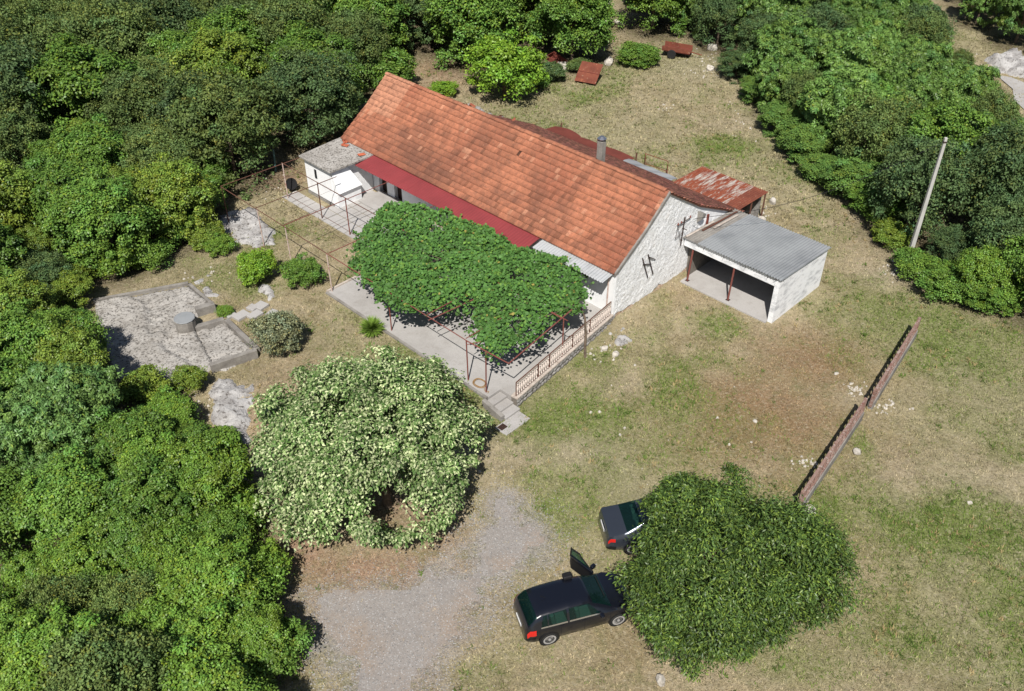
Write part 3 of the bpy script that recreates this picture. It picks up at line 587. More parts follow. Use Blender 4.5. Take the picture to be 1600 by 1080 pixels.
# ------------------------------------------------------------------ leaves and crowns
def leaf_mesh(name, pos, nrm, axis_, L, Wd, cols, fold=.25, mat_=None):
    """one rhombic folded leaf (2 quads sharing a midrib would be 4 tris; here 1 bent quad = 2 tris) per position"""
    n = len(pos)
    nrm = nrm / (np.linalg.norm(nrm, axis=1, keepdims=True) + 1e-9)
    ax = axis_ - nrm * (axis_ * nrm).sum(1, keepdims=True)
    ax = ax / (np.linalg.norm(ax, axis=1, keepdims=True) + 1e-9)
    sd = np.cross(nrm, ax)
    L = np.broadcast_to(np.asarray(L, float), (n,))[:, None]; Wd = np.broadcast_to(np.asarray(Wd, float), (n,))[:, None]
    V = np.zeros((n, 4, 3))
    V[:, 0] = pos
    V[:, 1] = pos + ax * L * .45 + sd * Wd * .5 + nrm * Wd * fold
    V[:, 2] = pos + ax * L - nrm * L * .12
    V[:, 3] = pos + ax * L * .45 - sd * Wd * .5 + nrm * Wd * fold
    return np_mesh(name, V.reshape(-1, 3), np.arange(n * 4).reshape(-1, 4), cols)
def rdir(rg, n):
    v = rg.normal(0, 1, (n, 3)); return v / np.linalg.norm(v, axis=1, keepdims=True)
def clump_leaves(rg, centers, radii, out, per, style, core):
    """leaves over the outer side of many small clumps"""
    K = len(centers)
    k = np.repeat(np.arange(K), per)
    n = len(k)
    d = rdir(rg, n)
    o = out[k]
    d = d + o * .6 + np.array([0, 0, .4]); d /= np.linalg.norm(d, axis=1, keepdims=True)
    rr = radii[k] * (rg.uniform(.25, 1.15, n) + np.abs(rg.normal(0, .18, n)))
    pos = centers[k] + d * rr[:, None] * np.array([1.08, 1.08, .85])
    if style == 'flat':
        nrm = d * .45 + np.array([0, 0, .8]) + rg.normal(0, .38, (n, 3))
    elif style == 'fine':
        nrm = d * .6 + np.array([0, 0, .4]) + rg.normal(0, .6, (n, 3))
    else:
        nrm = d * .7 + np.array([0, 0, .5]) + rg.normal(0, .35, (n, 3))
    axv = rdir(rg, n) + d * .5 + np.array([0, 0, -.35])
    return pos, nrm, axv, k
def dome_clumps(rg, R, h, n, rc):
    """clump centres through a crown: a shell over the dome, skirts below, some inside"""
    zc = h - .78 * R
    cs = []; i = 0; ph = rg.uniform(0, 6.28, 3)
    while len(cs) < n:
        d = rdir(rg, 1)[0]
        if d[2] < -.55: continue
        az = math.atan2(d[1], d[0])
        lob = .88 + .10 * math.sin(3 * az + ph[0]) + .08 * math.sin(5 * az + ph[1] + 4 * d[2]) + .07 * math.sin(9 * d[2] + ph[2] + 2 * az)
        f = rg.uniform(.66, 1.06) * lob if rg.random() < .84 else rg.uniform(.25, .6)
        p = np.array([d[0] * R * f, d[1] * R * f, zc + d[2] * (.78 * R if d[2] > 0 else (zc - .5) / .55) * f])
        i += 1
        if i < n * 30 and any(np.linalg.norm(p - q) < rc * .6 for q in cs): continue
        cs.append(p)
    cs = np.array(cs)
    out = cs - np.array([0, 0, zc - .3 * R]); out /= np.linalg.norm(out, axis=1, keepdims=True)
    return cs, out
def limb_mesh(rg, h, R, cs, r0=.12, nl=9):
    mb = MB()
    top = np.array([rg.normal(0, .1), rg.normal(0, .1), h * .45])
    mb.path([(0, 0, -.25), (top[0] * .4, top[1] * .4, h * .22), tuple(top)], r0, 7, r0 * .65)
    sel = rg.choice(len(cs), min(nl, len(cs)), replace=False)
    for j in sel:
        e = cs[j]; st = np.array([top[0] * .6, top[1] * .6, h * rg.uniform(.25, .45)])
        mid = (st + e) / 2 + np.array([rg.normal(0, .12), rg.normal(0, .12), rg.uniform(-.05, .2)])
        mb.path([tuple(st), tuple(mid), tuple(e)], r0 * .45, 5, r0 * .14)
    return mb
def leaf_tints(rg, n, k, warm=.10, vary=.28):
    kc = rg.uniform(.8, 1.22, k.max() + 1)
    f = kc[k] * rg.uniform(1 - vary, 1 + vary, n)
    c = np.stack([f, f, f], -1)
    w = rg.random(n) < warm
    c[w] *= np.array([1.45, 1.12, .75])
    hue = rg.normal(0, .07, k.max() + 1)[k]
    c[:, 0] *= 1 + hue; c[:, 2] *= 1 - hue
    return c
PROTO = {}
def make_proto(kind, seed, R, h, n, rc, per, L, Wd):
    rg = np.random.default_rng(seed)
    cs, out = dome_clumps(rg, R, h, n, rc)
    radii = np.exp(rg.normal(0, .38, len(cs))) * rc
    if kind == 'palmate':
        # rosettes of long leaves
        pos, nrm, _, k = clump_leaves(rg, cs, radii, out, per // 6, 'star', None)
        m = len(pos); k6 = np.repeat(np.arange(m), 6)
        nn = nrm / np.linalg.norm(nrm, axis=1, keepdims=True)
        t = np.cross(nn, rdir(rg, m)); t /= np.linalg.norm(t, axis=1, keepdims=True); s = np.cross(nn, t)
        a = (np.tile(np.arange(6), m) * 1.047 + np.repeat(rg.uniform(0, 6.28, m), 6) + rg.normal(0, .2, m * 6))
        axv = t[k6] * np.cos(a)[:, None] + s[k6] * np.sin(a)[:, None]
        me = leaf_mesh("crown", pos[k6] + axv * .02, nn[k6] + axv * .35 + rg.normal(0, .15, (m * 6, 3)), axv, L * rg.uniform(.8, 1.2, m * 6), Wd, leaf_tints(rg, m * 6, k[k6], .03))
    else:
        style = 'flat' if kind == 'broad' else 'fine'
        pos, nrm, axv, k = clump_leaves(rg, cs, radii, out, per, style, None)
        me = leaf_mesh("crown", pos, nrm, axv, L * rg.uniform(.75, 1.25, len(pos)), Wd * rg.uniform(.8, 1.2, len(pos)), leaf_tints(rg, len(pos), k, .07 if kind == 'broad' else .05))
    me.materials.append(M['leaf'] if kind != 'oak' else M['leaf_matt'])
    tm = limb_mesh(rg, h, R, cs).mesh("trunk"); tm.materials.append(M['bark'])
    PROTO.setdefault(kind, []).append((R, h, me, tm))
for sd_ in (1, 2, 3):
    make_proto('oak', sd_, 2.6, 5.4, 290, .33, 105, .15, .085)
for sd_ in (4, 5, 6):
    make_proto('broad', sd_, 2.3, 4.8, 270, .30, 125, .14, .092)
for sd_ in (7, 8):
    make_proto('palmate', sd_, 2.4, 5.0, 230, .33, 120, .20, .08)
for sd_ in (9, 10):      # small ones for bushes and the near stand
    make_proto('shrub', sd_, 1.3, 2.5, 130, .21, 105, .12, .07)
TINT = {'olive': S(101, 121, 66), 'dark': S(86, 109, 66), 'fresh': S(101, 134, 57), 'yellow': S(116, 138, 56), 'lime': S(110, 142, 56), 'blue': S(104, 138, 74), 'green': S(104, 136, 66), 'silver': S(128, 138, 112), 'bright': S(120, 156, 52)}
def place_tree(name, label, cat, kind, tint, x, y, R, h, rz, var=0, group=None, z=None, jit=1.0):
    pr_ = PROTO[kind][var % len(PROTO[kind])]
    z = gz(x, y) if z is None else z
    o = thing(name, label, cat, (x, y, z - .05), rz, group)
    s = R / pr_[0]; o.scale = (s, s, h / pr_[1])
    t = TINT[tint] if isinstance(tint, str) else tint
    for nm, me_ in (("crown", pr_[2]), ("trunk", pr_[3])):
        c = bpy.data.objects.new(nm, me_); COL.objects.link(c); c.parent = o
        if nm == "crown":
            c.color = (t[0] * jit, t[1] * jit, t[2] * jit, 1)
    return o
KW = {'oak': 'small-leaved', 'broad': 'broad-leaved', 'palmate': 'long-leaved'}
TW = {'olive': 'olive green', 'dark': 'dark grey-green', 'fresh': 'fresh green', 'yellow': 'yellow-green', 'lime': 'lime green', 'blue': 'bluish green', 'green': 'mid green'}
def where(px, py, sd):
    if sd == 'F': return "beyond the track at top right"
    if sd == 'R':
        if py > 390: return "right of the utility pole's foot"
        if px > 1430: return "behind the utility pole"
        if py < 110: return "behind the meadow" if px < 1250 else "in the upper right wood"
        return "bordering the meadow's right side"
    if px > 620: return "behind the small clearing"
    if py < 120: return "in the top left corner" if px < 330 else "beyond the house's far end"
    if py < 300: return "in the left wood above the bushes" if px < 330 else "in the left wood near the annex"
    if py < 470: return "above the cistern at the left"
    if py < 620: return "left of the cistern slab"
    if px < 230: return "at the left edge below the cistern" if py < 880 else "in the bottom left corner"
    return "left of the blossoming tree and driveway"
rt = random.Random(9)
ORD = ["leftmost", "second from left", "third from left", "fourth from left", "fifth from left", "sixth from left", "seventh from left", "eighth from left", "ninth from left", "tenth from left", "eleventh from left", "twelfth from left", "thirteenth from left", "fourteenth from left", "fifteenth from left", "sixteenth from left", "seventeenth from left", "eighteenth from left", "nineteenth from left", "twentieth from left"]
SETS = {}
for i, t in enumerate(FOREST):
    SETS.setdefault("%s %s tree %s" % (TW[t[5]], KW[t[4]], where(t[6], t[7], t[8])), []).append(i)
LAB = {}
for lb, ii in SETS.items():
    ii.sort(key=lambda i: FOREST[i][6])
    for n_, i in enumerate(ii):
        LAB[i] = lb if len(ii) == 1 else lb + ", " + ("rightmost" if n_ == len(ii) - 1 else ORD[n_])
for i, (x, y, R, h, k, t, px, py, sd_) in enumerate(FOREST):
    w = where(px, py, sd_)
    place_tree(("oak_tree", "broadleaf_tree", "ash_tree")[('oak', 'broad', 'palmate').index(k)], LAB[i], "tree", k, t, x, y, R, h, rt.uniform(0, 6.28), i, "%s trees %s" % (TW[t], w), jit=rt.uniform(.86, 1.14) * (1.22 if k == 'oak' and y < 40 else 1.0))

# ------------------------------------------------------------------ the long house
house = thing_h("farmhouse", "long single-storey whitewashed farmhouse with orange clay tile roof", "house", (-10.8, 4.0, 0.3))
RIDGE, KINK, EAVE, BRK, TAIL = (3.85, 6.02), (2.11, 4.58), (-.08, 3.06), (6.73, 4.15), (11.5, 1.80)
XL, XR = -21.75, 0.0
def roof_top(y):
    pts = [EAVE, KINK, RIDGE, BRK, TAIL]
    for (a, za), (b, zb) in zip(pts, pts[1:]):
        if y <= b: return za + (zb - za) * (y - a) / (b - a)
    return TAIL[1]
# front wall with two door openings, far gable, back walls
WT = 3.0
doors = ((-18.5, -17.75), (-17.05, -16.35))
mb = MB()
xs = [XL + .05] + [v for d in doors for v in d] + [XR - .36]
for i in range(0, len(xs), 2):
    mb.bb(xs[i], xs[i + 1], .05, .40, .1, WT)
for a, b in doors: mb.bb(a, b, .052, .398, 2.45, WT)
mb.build("front_wall", M['white'], house)
for a, b in doors:
    d = MB().bb(a, b, .30, .36, .5, 2.45).build("door", M['dark_wood'], house)
    MB().bb(a + .08, b - .08, .285, .30, 1.55, 2.3).build("pane", M['glass'], d)
    MB().bb(a + .03, a + .07, .27, .30, 1.40, 1.52).build("handle", M['dark_steel'], d)
def slab_gable(x0, x1, ymax):
    ys = [.05, KINK[0], RIDGE[0], BRK[0], ymax]
    poly = [(y, roof_top(y) - .12) for y in ys] + [(ymax, -.3), (.05, -.3)]
    n = len(poly)
    m_ = MB(); m_.add([(x0, y, z) for y, z in poly] + [(x1, y, z) for y, z in poly], [tuple(range(n)), tuple(range(2 * n - 1, n - 1, -1))] + [(k, n + k, n + (k + 1) % n, (k + 1) % n) for k in range(n)])
    return m_
slab_gable(XR - .36, XR - .05, 11.2).build("gable_wall", M['white'], house)
slab_gable(XL + .05, XL + .4, 8.2).build("far_gable_wall", M['white'], house)
MB().bb(XL + .4, -16.4, 7.9, 8.2, .1, 3.05).build("back_wall", M['stone'], house)
MB().bb(-16.4, XR - .4, 10.9, 11.2, .0, 1.75).build("lean_to_wall", M['stone'], house)
# rough plaster skin of the bare gable
def skin(z0f, z1f, y0, y1, ny, nz, base, amp, seed):
    Y_ = np.linspace(y0, y1, ny); P = []
    for yy in Y_:
        a, b = z0f(yy), z1f(yy); Z_ = np.linspace(a, b, nz)
        yv = np.full(nz, yy)
        d = (fbm(yv, Z_, .55, seed) - .5) * amp + (fbm(yv, Z_, .16, seed + 5, 3) - .5) * amp * .9
        P.append([(base + float(dd), float(yy), float(zz)) for dd, zz in zip(d, Z_)])
    return MB().grid(P)
pl = lambda y: .34 + .12 * math.sin(y * 2.1) + .08 * math.sin(y * 5.3) - .06 * y * .1
skin(pl, lambda y: roof_top(y) - .10, .0, 7.1, 150, 84, .0, .055, 3).build("rough_plaster", M['rough_white'], house, smooth=False)
skin(lambda y: -.35, pl, .0, 7.1, 110, 9, .03, .10, 9).build("stained_plinth", M['plinth'], house)
skin(lambda y: -.3, lambda y: roof_top(y) - .10, 7.1, 11.2, 50, 30, -.02, .05, 6).build("lean_to_plaster", M['white'], house)
MB().bb(-.02, .08, -.02, .05, .3, 3.0).build("corner_edge", M['white'], house)
# roof boards
def roof_slab(x0, x1, pts, th, dz):
    P = [(y, z + dz) for y, z in pts]; n = len(P); m_ = MB()
    for i in range(n - 1):
        (a, za), (b, zb) = P[i], P[i + 1]
        m_.hexa([(x0, a, za - th), (x1, a, za - th), (x1, b, zb - th), (x0, b, zb - th)], [(x0, a, za), (x1, a, za), (x1, b, zb), (x0, b, zb)])
    return m_
roof = roof_slab(XL, XR - .0, [EAVE, KINK, RIDGE], .07, -.035).build("roof", M['tile_bed'], house)
rroof = roof_slab(XL, XR + .12, [RIDGE, BRK], .07, -.035)
rroof.hexa([(-16.6, BRK[0], BRK[1] - .105), (XR + .12, BRK[0], BRK[1] - .105), (XR + .12, TAIL[0], TAIL[1] - .105), (-16.6, TAIL[0], TAIL[1] - .105)], [(-16.6, BRK[0], BRK[1] - .035), (XR + .12, BRK[0], BRK[1] - .035), (XR + .12, TAIL[0], TAIL[1] - .035), (-16.6, TAIL[0], TAIL[1] - .035)])
rroof = rroof.build("rear_roof", M['tile_bed'], house)
# verge mortar strip along the bare gable
mb = MB()
for (a, za), (b, zb) in ((EAVE, KINK), (KINK, RIDGE)):
    mb.hexa([(XR - .02, a, za - .16), (XR + .09, a, za - .16), (XR + .09, b, zb - .16), (XR - .02, b, zb - .16)], [(XR - .02, a, za + .03), (XR + .09, a, za + .03), (XR + .09, b, zb + .03), (XR - .02, b, zb + .03)])
mb.build("verge", M['concrete_grey'], house)
# clay tiles
TWD, TLN = .2052, .40
prof = [(-.1026, -.006), (-.075, .034), (-.035, .040), (-.012, -.002), (.014, -.002), (.040, .040), (.080, .036), (.1026, -.006)]
nP = len(prof)
tv = [(x, 0.0, z) for x, z in prof] + [(x, TLN, z + .004) for x, z in prof] + [(x, TLN, z - .034) for x, z in prof]
tf = [(i, i + nP, i + 1 + nP, i + 1) for i in range(nP - 1)] + [(i + nP, i + 2 * nP, i + 1 + 2 * nP, i + 1 + nP) for i in range(nP - 1)]
TV, TF = np.array(tv), np.array(tf)
TTONE = np.ones(len(TF)); TTONE[nP - 1:] = .34      # the exposed lower edges are darker than the tops, marking the courses
tile_me = np_mesh("tile", TV, TF, np.repeat(TTONE[:, None], 3, 1)); tile_me.materials.append(M['tile'])
rg = np.random.default_rng(33)
def seg_rows(pts, pitch):
    """rows of tiles from the top down: origin (y, z), downslope unit, normal"""
    rows = []
    L_ = [math.dist(pts[i], pts[i + 1]) for i in range(len(pts) - 1)]
    tot = sum(L_); n = round((tot - .06) / pitch); s = 0.02
    for k in range(n):
        s = .02 + k * (tot - .34) / (n - 1); q = s; i = 0
        while i < len(L_) - 1 and q > L_[i]: q -= L_[i]; i += 1
        (a, za), (b, zb) = pts[i], pts[i + 1]
        e = ((b - a) / L_[i], (zb - za) / L_[i])
        rows.append((a + e[0] * q, za + e[1] * q, e))
    return rows
def tile_list(pts, pitch, x0, x1, sgn):
    out = []
    nc = round((x1 - x0) / TWD)
    for r_, (y, z, e) in enumerate(seg_rows(pts, pitch)):
        for c in range(nc):
            x = x0 + (c + .5) * (x1 - x0) / nc
            nrm = Vector((0, -e[1] * sgn, e[0] * sgn)) if sgn > 0 else Vector((0, e[1] * -1, -e[0] * -1))
            out.append((r_, c, x, y, z, e))
    return out
def tile_matrix(x, y, z, e, j):
    d = Vector((0, e[0], e[1]))                      # downslope
    nrm = Vector((0, -e[1], e[0]))
    if nrm.z < 0: nrm = -nrm
    d = (d + nrm * .11).normalized()                # lower end rides on the row below
    xa = d.cross(nrm).normalized(); nr = xa.cross(d)
    xa = (xa + d * j[0]).normalized()
    m_ = Matrix((xa, d, nr)).transposed().to_4x4()
    m_.translation = Vector((x + j[1], y, z)) + nr * (-.006 + j[2])
    return m_
def tile_colour(x, y, n=1.0):
    lo = float(fbm(np.array([x]), np.array([y * 1.4]), 3.2, 55)[0]); hi = float(fbm(np.array([x]), np.array([y * 1.2]), .7, 65)[0])
    a = np.array(S(193, 128, 99)); b = np.array(S(132, 90, 74)); c_ = np.array(S(214, 158, 128)); w = np.array(S(172, 110, 86))
    stain = np.exp(-(((x + 15.5) / 3.4) ** 2 + ((y - 1.0) / 1.3) ** 2)) * .75 + np.exp(-(((x + 8) / 8) ** 2 + ((y - .6) / 1.2) ** 2)) * .45
    t = a + (w - a) * min(1, max(0, (lo - .42) * 3))
    t = t + (b - t) * min(1, max(0, (hi - .45) * 2.2 + stain) * .85)
    if x < -19.2 and y > 2.0: t = t + (c_ - t) * .6
    f = rg.uniform(.90, 1.10)
    if rg.random() < .03: t = t + (c_ - t) * .6
    if rg.random() < .05: f *= .72
    return t * f * .83
def jitter():
    return (rg.normal(0, .012), rg.normal(0, .006), rg.uniform(0, .008))
cam_h = WH(0, 0)
tl = tile_list([RIDGE, KINK, EAVE], .345, XL, XR, 1)
tl = [t for t in tl if not (t[0] == 3 and abs(t[2] + 9.3) < .11)]        # one tile is missing
tl.sort(key=lambda t: (t[2] - cam_h[0]) ** 2 + (t[3] - cam_h[1]) ** 2 + (t[4] - CAM_H) ** 2)
offv = OFF[house.name]
def join_tiles(lst, name, parent, dark=None):
    n = len(lst); V = np.zeros((n, len(TV), 3)); C_ = np.zeros((n, len(TF), 3))
    th = np.concatenate([TV, np.ones((len(TV), 1))], 1)
    for i, (r_, c, x, y, z, e) in enumerate(lst):
        m_ = np.array(tile_matrix(x, y, z, e, jitter()))
        V[i] = (th @ m_.T)[:, :3] - np.array(offv)
        C_[i] = TTONE[:, None] * tile_colour(x, y)[None] if dark is None else TTONE[:, None] * np.array(dark) * rg.uniform(.6, 1.3) * np.array([1, rg.uniform(.9, 1.1), 1])
    F_ = (TF[None] + (np.arange(n) * len(TV))[:, None, None]).reshape(-1, 4)
    me_ = np_mesh(name, V.reshape(-1, 3), F_, C_.reshape(-1, 3))
    return tag(link(name, me_, M['tile'], parent), kind='stuff')
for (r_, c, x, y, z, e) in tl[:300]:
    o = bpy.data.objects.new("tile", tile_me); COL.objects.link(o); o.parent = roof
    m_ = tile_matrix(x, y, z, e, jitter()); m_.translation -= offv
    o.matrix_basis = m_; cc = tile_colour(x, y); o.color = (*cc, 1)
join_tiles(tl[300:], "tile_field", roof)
t2 = tile_list([RIDGE, BRK], .33, XL, XR + .1, -1)
t2 += tile_list([BRK, TAIL], .33, -16.5, XR + .1, -1)
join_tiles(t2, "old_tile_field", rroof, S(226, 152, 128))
# ridge tiles
mb = MB(); P = []
for k in range(7):
    a = math.pi * k / 6
    P.append([(yy, .14 * math.cos(a) * (1 + .12 * (yy > .2)), .10 * math.sin(a) * (1 + .12 * (yy > .2))) for yy in (0, .42)])
ridge_me = MB().grid(P).mesh("ridge_tile"); vcol(ridge_me, np.ones((len(ridge_me.vertices), 3))); ridge_me.materials.append(M['tile'])
k = 0; x = XL
while x < XR - .2:
    o = bpy.data.objects.new("ridge_tile", ridge_me); COL.objects.link(o); o.parent = roof
    o.location = Vector((x, RIDGE[0] + rg.normal(0, .008), RIDGE[1] + .0 + rg.uniform(0, .012))) - offv
    o.rotation_euler = (0, rg.normal(0, .01), rg.normal(0, .015))
    cc = tile_colour(x, 3.8); o.color = (*cc, 1); x += .385
# chimney
ch = MB().bb(-4.88, -4.54, 4.05, 4.39, 5.2, 7.05).build("chimney", M['concrete_grey'], house, bevel=.02)
MB().lathe([(.24, 7.16), (.25, 7.18), (.10, 7.30), (.001, 7.34)], (-4.71, 4.22, 0), 14).build("chimney_cowl", M['chrome'], ch)
mb = MB()
for sx in (-.13, .13):
    for sy in (-.13, .13): mb.tube((-4.71 + sx, 4.22 + sy, 7.05), (-4.71 + sx * .9, 4.22 + sy * .9, 7.17), .012, 5)
mb.build("cowl_leg", M['dark_steel'], ch)
# red sheet canopy and the pale one, each sheet its own piece
def corrugated(x0, x1, y0, z0, y1, z1, period, amp, shape='sin', ny=3, off_z=0.0):
    n = max(4, int(round((x1 - x0) / period * 6))); P = []
    for i in range(n + 1):
        x = x0 + (x1 - x0) * i / n; ph = (x / period) % 1.0
        h = amp * math.sin(2 * math.pi * ph) if shape == 'sin' else (amp if ph < .3 else 0)
        P.append([(x, y0 + (y1 - y0) * j / ny, z0 + (z1 - z0) * j / ny + h + off_z) for j in range(ny + 1)])
    m_ = MB().grid(P)
    return m_
def sheet(m_, name, mt, parent, th=.006):
    o = m_.build(name, mt, parent)
    md = o.modifiers.new("thick", 'SOLIDIFY'); md.thickness = th
    return o
can = MB()
for x in np.arange(-18.5, -5.0, 1.65): can.tube((x, .03, 2.93), (x + .05, -1.33, 2.68), .022, 6)
can.tube((-18.7, -1.28, 2.69), (-5.1, -1.25, 2.69), .025, 6)
can.tube((-18.7, -.05, 2.92), (-5.1, -.05, 2.92), .025, 6)
can = can.build("red_canopy", M['pipe'], house)
x = -18.75
for k in range(12):
    w = 13.75 / 12
    sheet(corrugated(x, x + w + .04, -.02, 2.99, -1.45 + .02 * k / 2, 2.74, .19, .02, 'trap', off_z=.004 * (k % 2) + rg.uniform(0, .006)), "canopy_sheet", M['red_sheet'], can); x += w
can2 = MB()
for x in (-4.4, -3.0, -1.6, -.4): can2.tube((x, .03, 2.92), (x, -.85, 2.79), .02, 6)
can2.tube((-4.6, -.8, 2.79), (-.15, -.8, 2.79), .022, 6)
can2 = can2.build("pale_canopy", M['pipe'], house)
x = -4.78
for k in range(5):
    sheet(corrugated(x, x + .96, .0, 3.0, -.90, 2.86, .17, .028, 'sin', off_z=.005 * (k % 2)), "canopy_sheet", M['zinc'], can2); x += .935
# fittings on the bare gable
mb = MB()
mb.tube((.10, 5.42, 3.99), (.10, 5.35, 2.30), .035, 8)
mb.tube((.10, 4.85, 3.70), (.10, 5.95, 3.74), .022, 6); mb.tube((.10, 4.85, 3.70), (.10, 5.36, 2.45), .014, 6)
mb.tube((.02, 5.42, 3.3), (.32, 5.42, 3.3), .02, 6); mb.tube((.02, 5.38, 2.6), (.14, 5.38, 2.6), .02, 6)
mb.tube((.10, 4.86, 3.70), (.10, 4.78, 2.95), .014, 6); mb.tube((.10, 4.78, 2.95), (.10, 5.38, 3.1), .014, 6)
br = mb.build("wire_bracket", M['dark_steel'], house)
for yy in (4.87, 5.15, 5.93): MB().lathe([(.02, 0), (.045, .02), (.045, .06), (.02, .09), (.035, .12), (.001, .14)], (.10, yy, 3.73), 8).build("insulator", M['pipe_red'], br)
mb = MB()
for a, b in (((2.04, 3.02), (2.69, 1.54)), ((2.51, 3.02), (3.13, 1.54)), ((2.15, 2.60), (2.86, 2.28)), ((2.55, 2.86), (3.18, 2.42))):
    mb.tube((.08, *a), (.08, *b), .028, 6)
mb.tube((.0, 2.2, 2.65), (.10, 2.2, 2.65), .02, 6); mb.tube((.0, 2.9, 2.1), (.10, 2.9, 2.1), .02, 6)
mb.build("wall_anchor", M['dark_steel'], house)
mb = MB().bb(.0, .09, 7.70, 7.82, 2.35, 3.15); mb.build("meter_strip", M['red_brown'], house)
mb = MB().hexa([(.0, 6.75, 3.05), (.30, 6.75, 3.35), (.30, 7.05, 3.35), (.0, 7.05, 3.05)], [(.0, 6.75, 3.75), (.34, 6.75, 3.72), (.34, 7.05, 3.6), (.0, 7.05, 3.62)])
mb.build("roof_corner_box", M['concrete_grey'], house)
mb = MB().tube((-.35, -.05, 2.9), (-.35, -.05, .55), .04, 8); mb.build("drain_pipe", M['pipe_white'], house)
MB().bb(-.62, -.42, -.06, .04, 2.62, 2.82).build("wall_lamp", M['dark_steel'], house)
# doorstep
MB().bb(-18.4, -15.4, -1.7, .04, .42, .62).build("doorstep", M['concrete'], house)

# ------------------------------------------------------------------ annex at the far end
an = thing_h("annex", "small white annex with flat grey concrete roof at the house's far end", "outbuilding", (-20.3, -1.6, .4))
mb = MB()
mb.bb(-21.65, -19.05, -3.0, -2.75, .2, 2.82)
mb.bb(-21.65, -21.40, -2.749, .0, .2, 2.82)
mb.bb(-19.30, -19.05, -2.749, .0, .2, 2.82)
mb.build("wall", M['white'], an)
MB().bb(-21.62, -19.02, -3.06, -3.0, .2, .62).build("wall_base", M['concrete_grey'], an)
MB().bb(-20.72, -20.50, -3.012, -2.9, 1.75, 2.35).build("window_slit", M['dark'], an)
MB().hexa([(-21.8, -3.25, 2.83), (-18.75, -3.25, 2.83), (-18.55, .02, 2.90), (-21.9, .02, 2.90)], [(-21.8, -3.25, 2.96), (-18.75, -3.25, 2.96), (-18.55, .02, 3.03), (-21.9, .02, 3.03)]).build("roof_slab", M['concrete_old'], an, bevel=.02)
MB().hexa([(-19.06, -2.98, .2), (-18.62, -2.98, .2), (-18.62, -1.25, .2), (-19.06, -1.25, .2)], [(-19.06, -2.98, 1.38), (-18.62, -2.98, 1.38), (-18.62, -1.25, 1.38), (-19.06, -1.25, 1.38)]).build("oven_base", M['white'], an)
MB().hexa([(-19.06, -2.99, 1.47), (-18.46, -2.99, 1.47), (-18.46, -1.22, 1.47), (-19.06, -1.22, 1.47)], [(-19.06, -2.99, 2.80), (-19.0, -2.99, 2.80), (-19.0, -1.85, 2.80), (-19.06, -1.85, 2.80)]).build("oven_hood", M['white'], an)
for (x, y, z, r_) in ((-20.9, -.35, 3.06, .4), (-20.5, -.5, 3.06, 1.2), (-18.95, -.45, 3.05, 2.1)):
    o = bpy.data.objects.new("loose_roof_tile", tile_me); COL.objects.link(o)
    w = HW(x, y); o.location = (w[0], w[1], z); o.rotation_euler = (.06, .05, r_); o.scale = (1.5, 1.1, 1); o.color = (*S(190, 104, 76), 1)
    tag(o, "loose clay tile lying on the annex's concrete roof", "roof tile", "loose tiles on the annex roof")

# ------------------------------------------------------------------ open garage at the bare gable
ga = thing_h("garage", "white open-fronted two-bay garage with grey corrugated roof", "garage", (3.0, 8.0, 0))
mb = MB()
mb.hexa([(5.58, 5.68, -.3), (5.85, 5.68, -.3), (5.85, 10.4, -.3), (5.58, 10.4, -.3)], [(5.58, 5.68, 2.64), (5.85, 5.68, 2.64), (5.85, 10.4, 2.36), (5.58, 10.4, 2.36)]); mb.build("side_wall", M['block_white'], ga)
MB().bb(.10, 5.578, 10.15, 10.4, -.3, 2.35).build("back_wall", M['mortar'], ga)
MB().bb(.06, .28, 6.3, 10.148, -.3, 2.35).build("inner_wall", M['mortar'], ga)
MB().bb(.08, 5.578, 5.72, 5.92, 2.14, 2.58).build("lintel", M['block_white'], ga)
MB().bb(.1, 5.6, 5.45, 10.2, -.2, .07).build("floor_slab", M['concrete'], ga)
for x, lean in ((.62, -.10), (3.18, -.06)):
    p = MB().tube((x + lean, 5.80, .05), (x, 5.80, 2.16), .05, 8).build("post", M['pipe_red'], ga)
    MB().bb(x + lean - .1, x + lean + .1, 5.7, 5.9, .068, .085).build("foot_plate", M['dark_steel'], p)
x = .95
for k in range(5):
    sheet(corrugated(x, x + 1.06, 5.55, 2.70, 10.55, 2.40, .16, .026, 'sin', ny=4, off_z=.008 * (k % 2) + .004 * k), "roof_sheet", M['fibre'], ga); x += .99
old = corrugated(.02, .99, 5.6, 2.66, 10.5, 2.38, .16, .022, 'sin', ny=4).build("old_roof_sheet", M['concrete_grey'], ga)
for k, (x, y0, y1) in enumerate(((.12, 5.7, 8.2), (.30, 6.9, 10.2), (.55, 7.6, 9.9))):
    zz = 2.72 - (y0 - 5.5) * .058
    MB().hexa([(x, y0, zz), (x + .11, y0, zz), (x + .13, y1, zz - (y1 - y0) * .058), (x + .02, y1, zz - (y1 - y0) * .058)], [(x, y0, zz + .04), (x + .11, y0, zz + .04), (x + .13, y1, zz + .04 - (y1 - y0) * .058), (x + .02, y1, zz + .04 - (y1 - y0) * .058)]).build("plank", M['pink_concrete'] if k != 1 else M['pipe'], ga)
for x in (1.4, 2.6, 3.9, 5.2): MB().tube((x, 5.52, 2.55), (x, 5.60, 2.72), .012, 5).build("roof_hook", M['dark_steel'], ga)
MB().tube((5.6, 5.5, 2.66), (5.95, 5.9, 2.62), .018, 6).build("edge_rod", M['dark_steel'], ga)
MB().tube((5.92, 8.0, 2.53), (5.92, 9.6, 2.43), .018, 6).build("edge_rod", M['dark_steel'], ga)

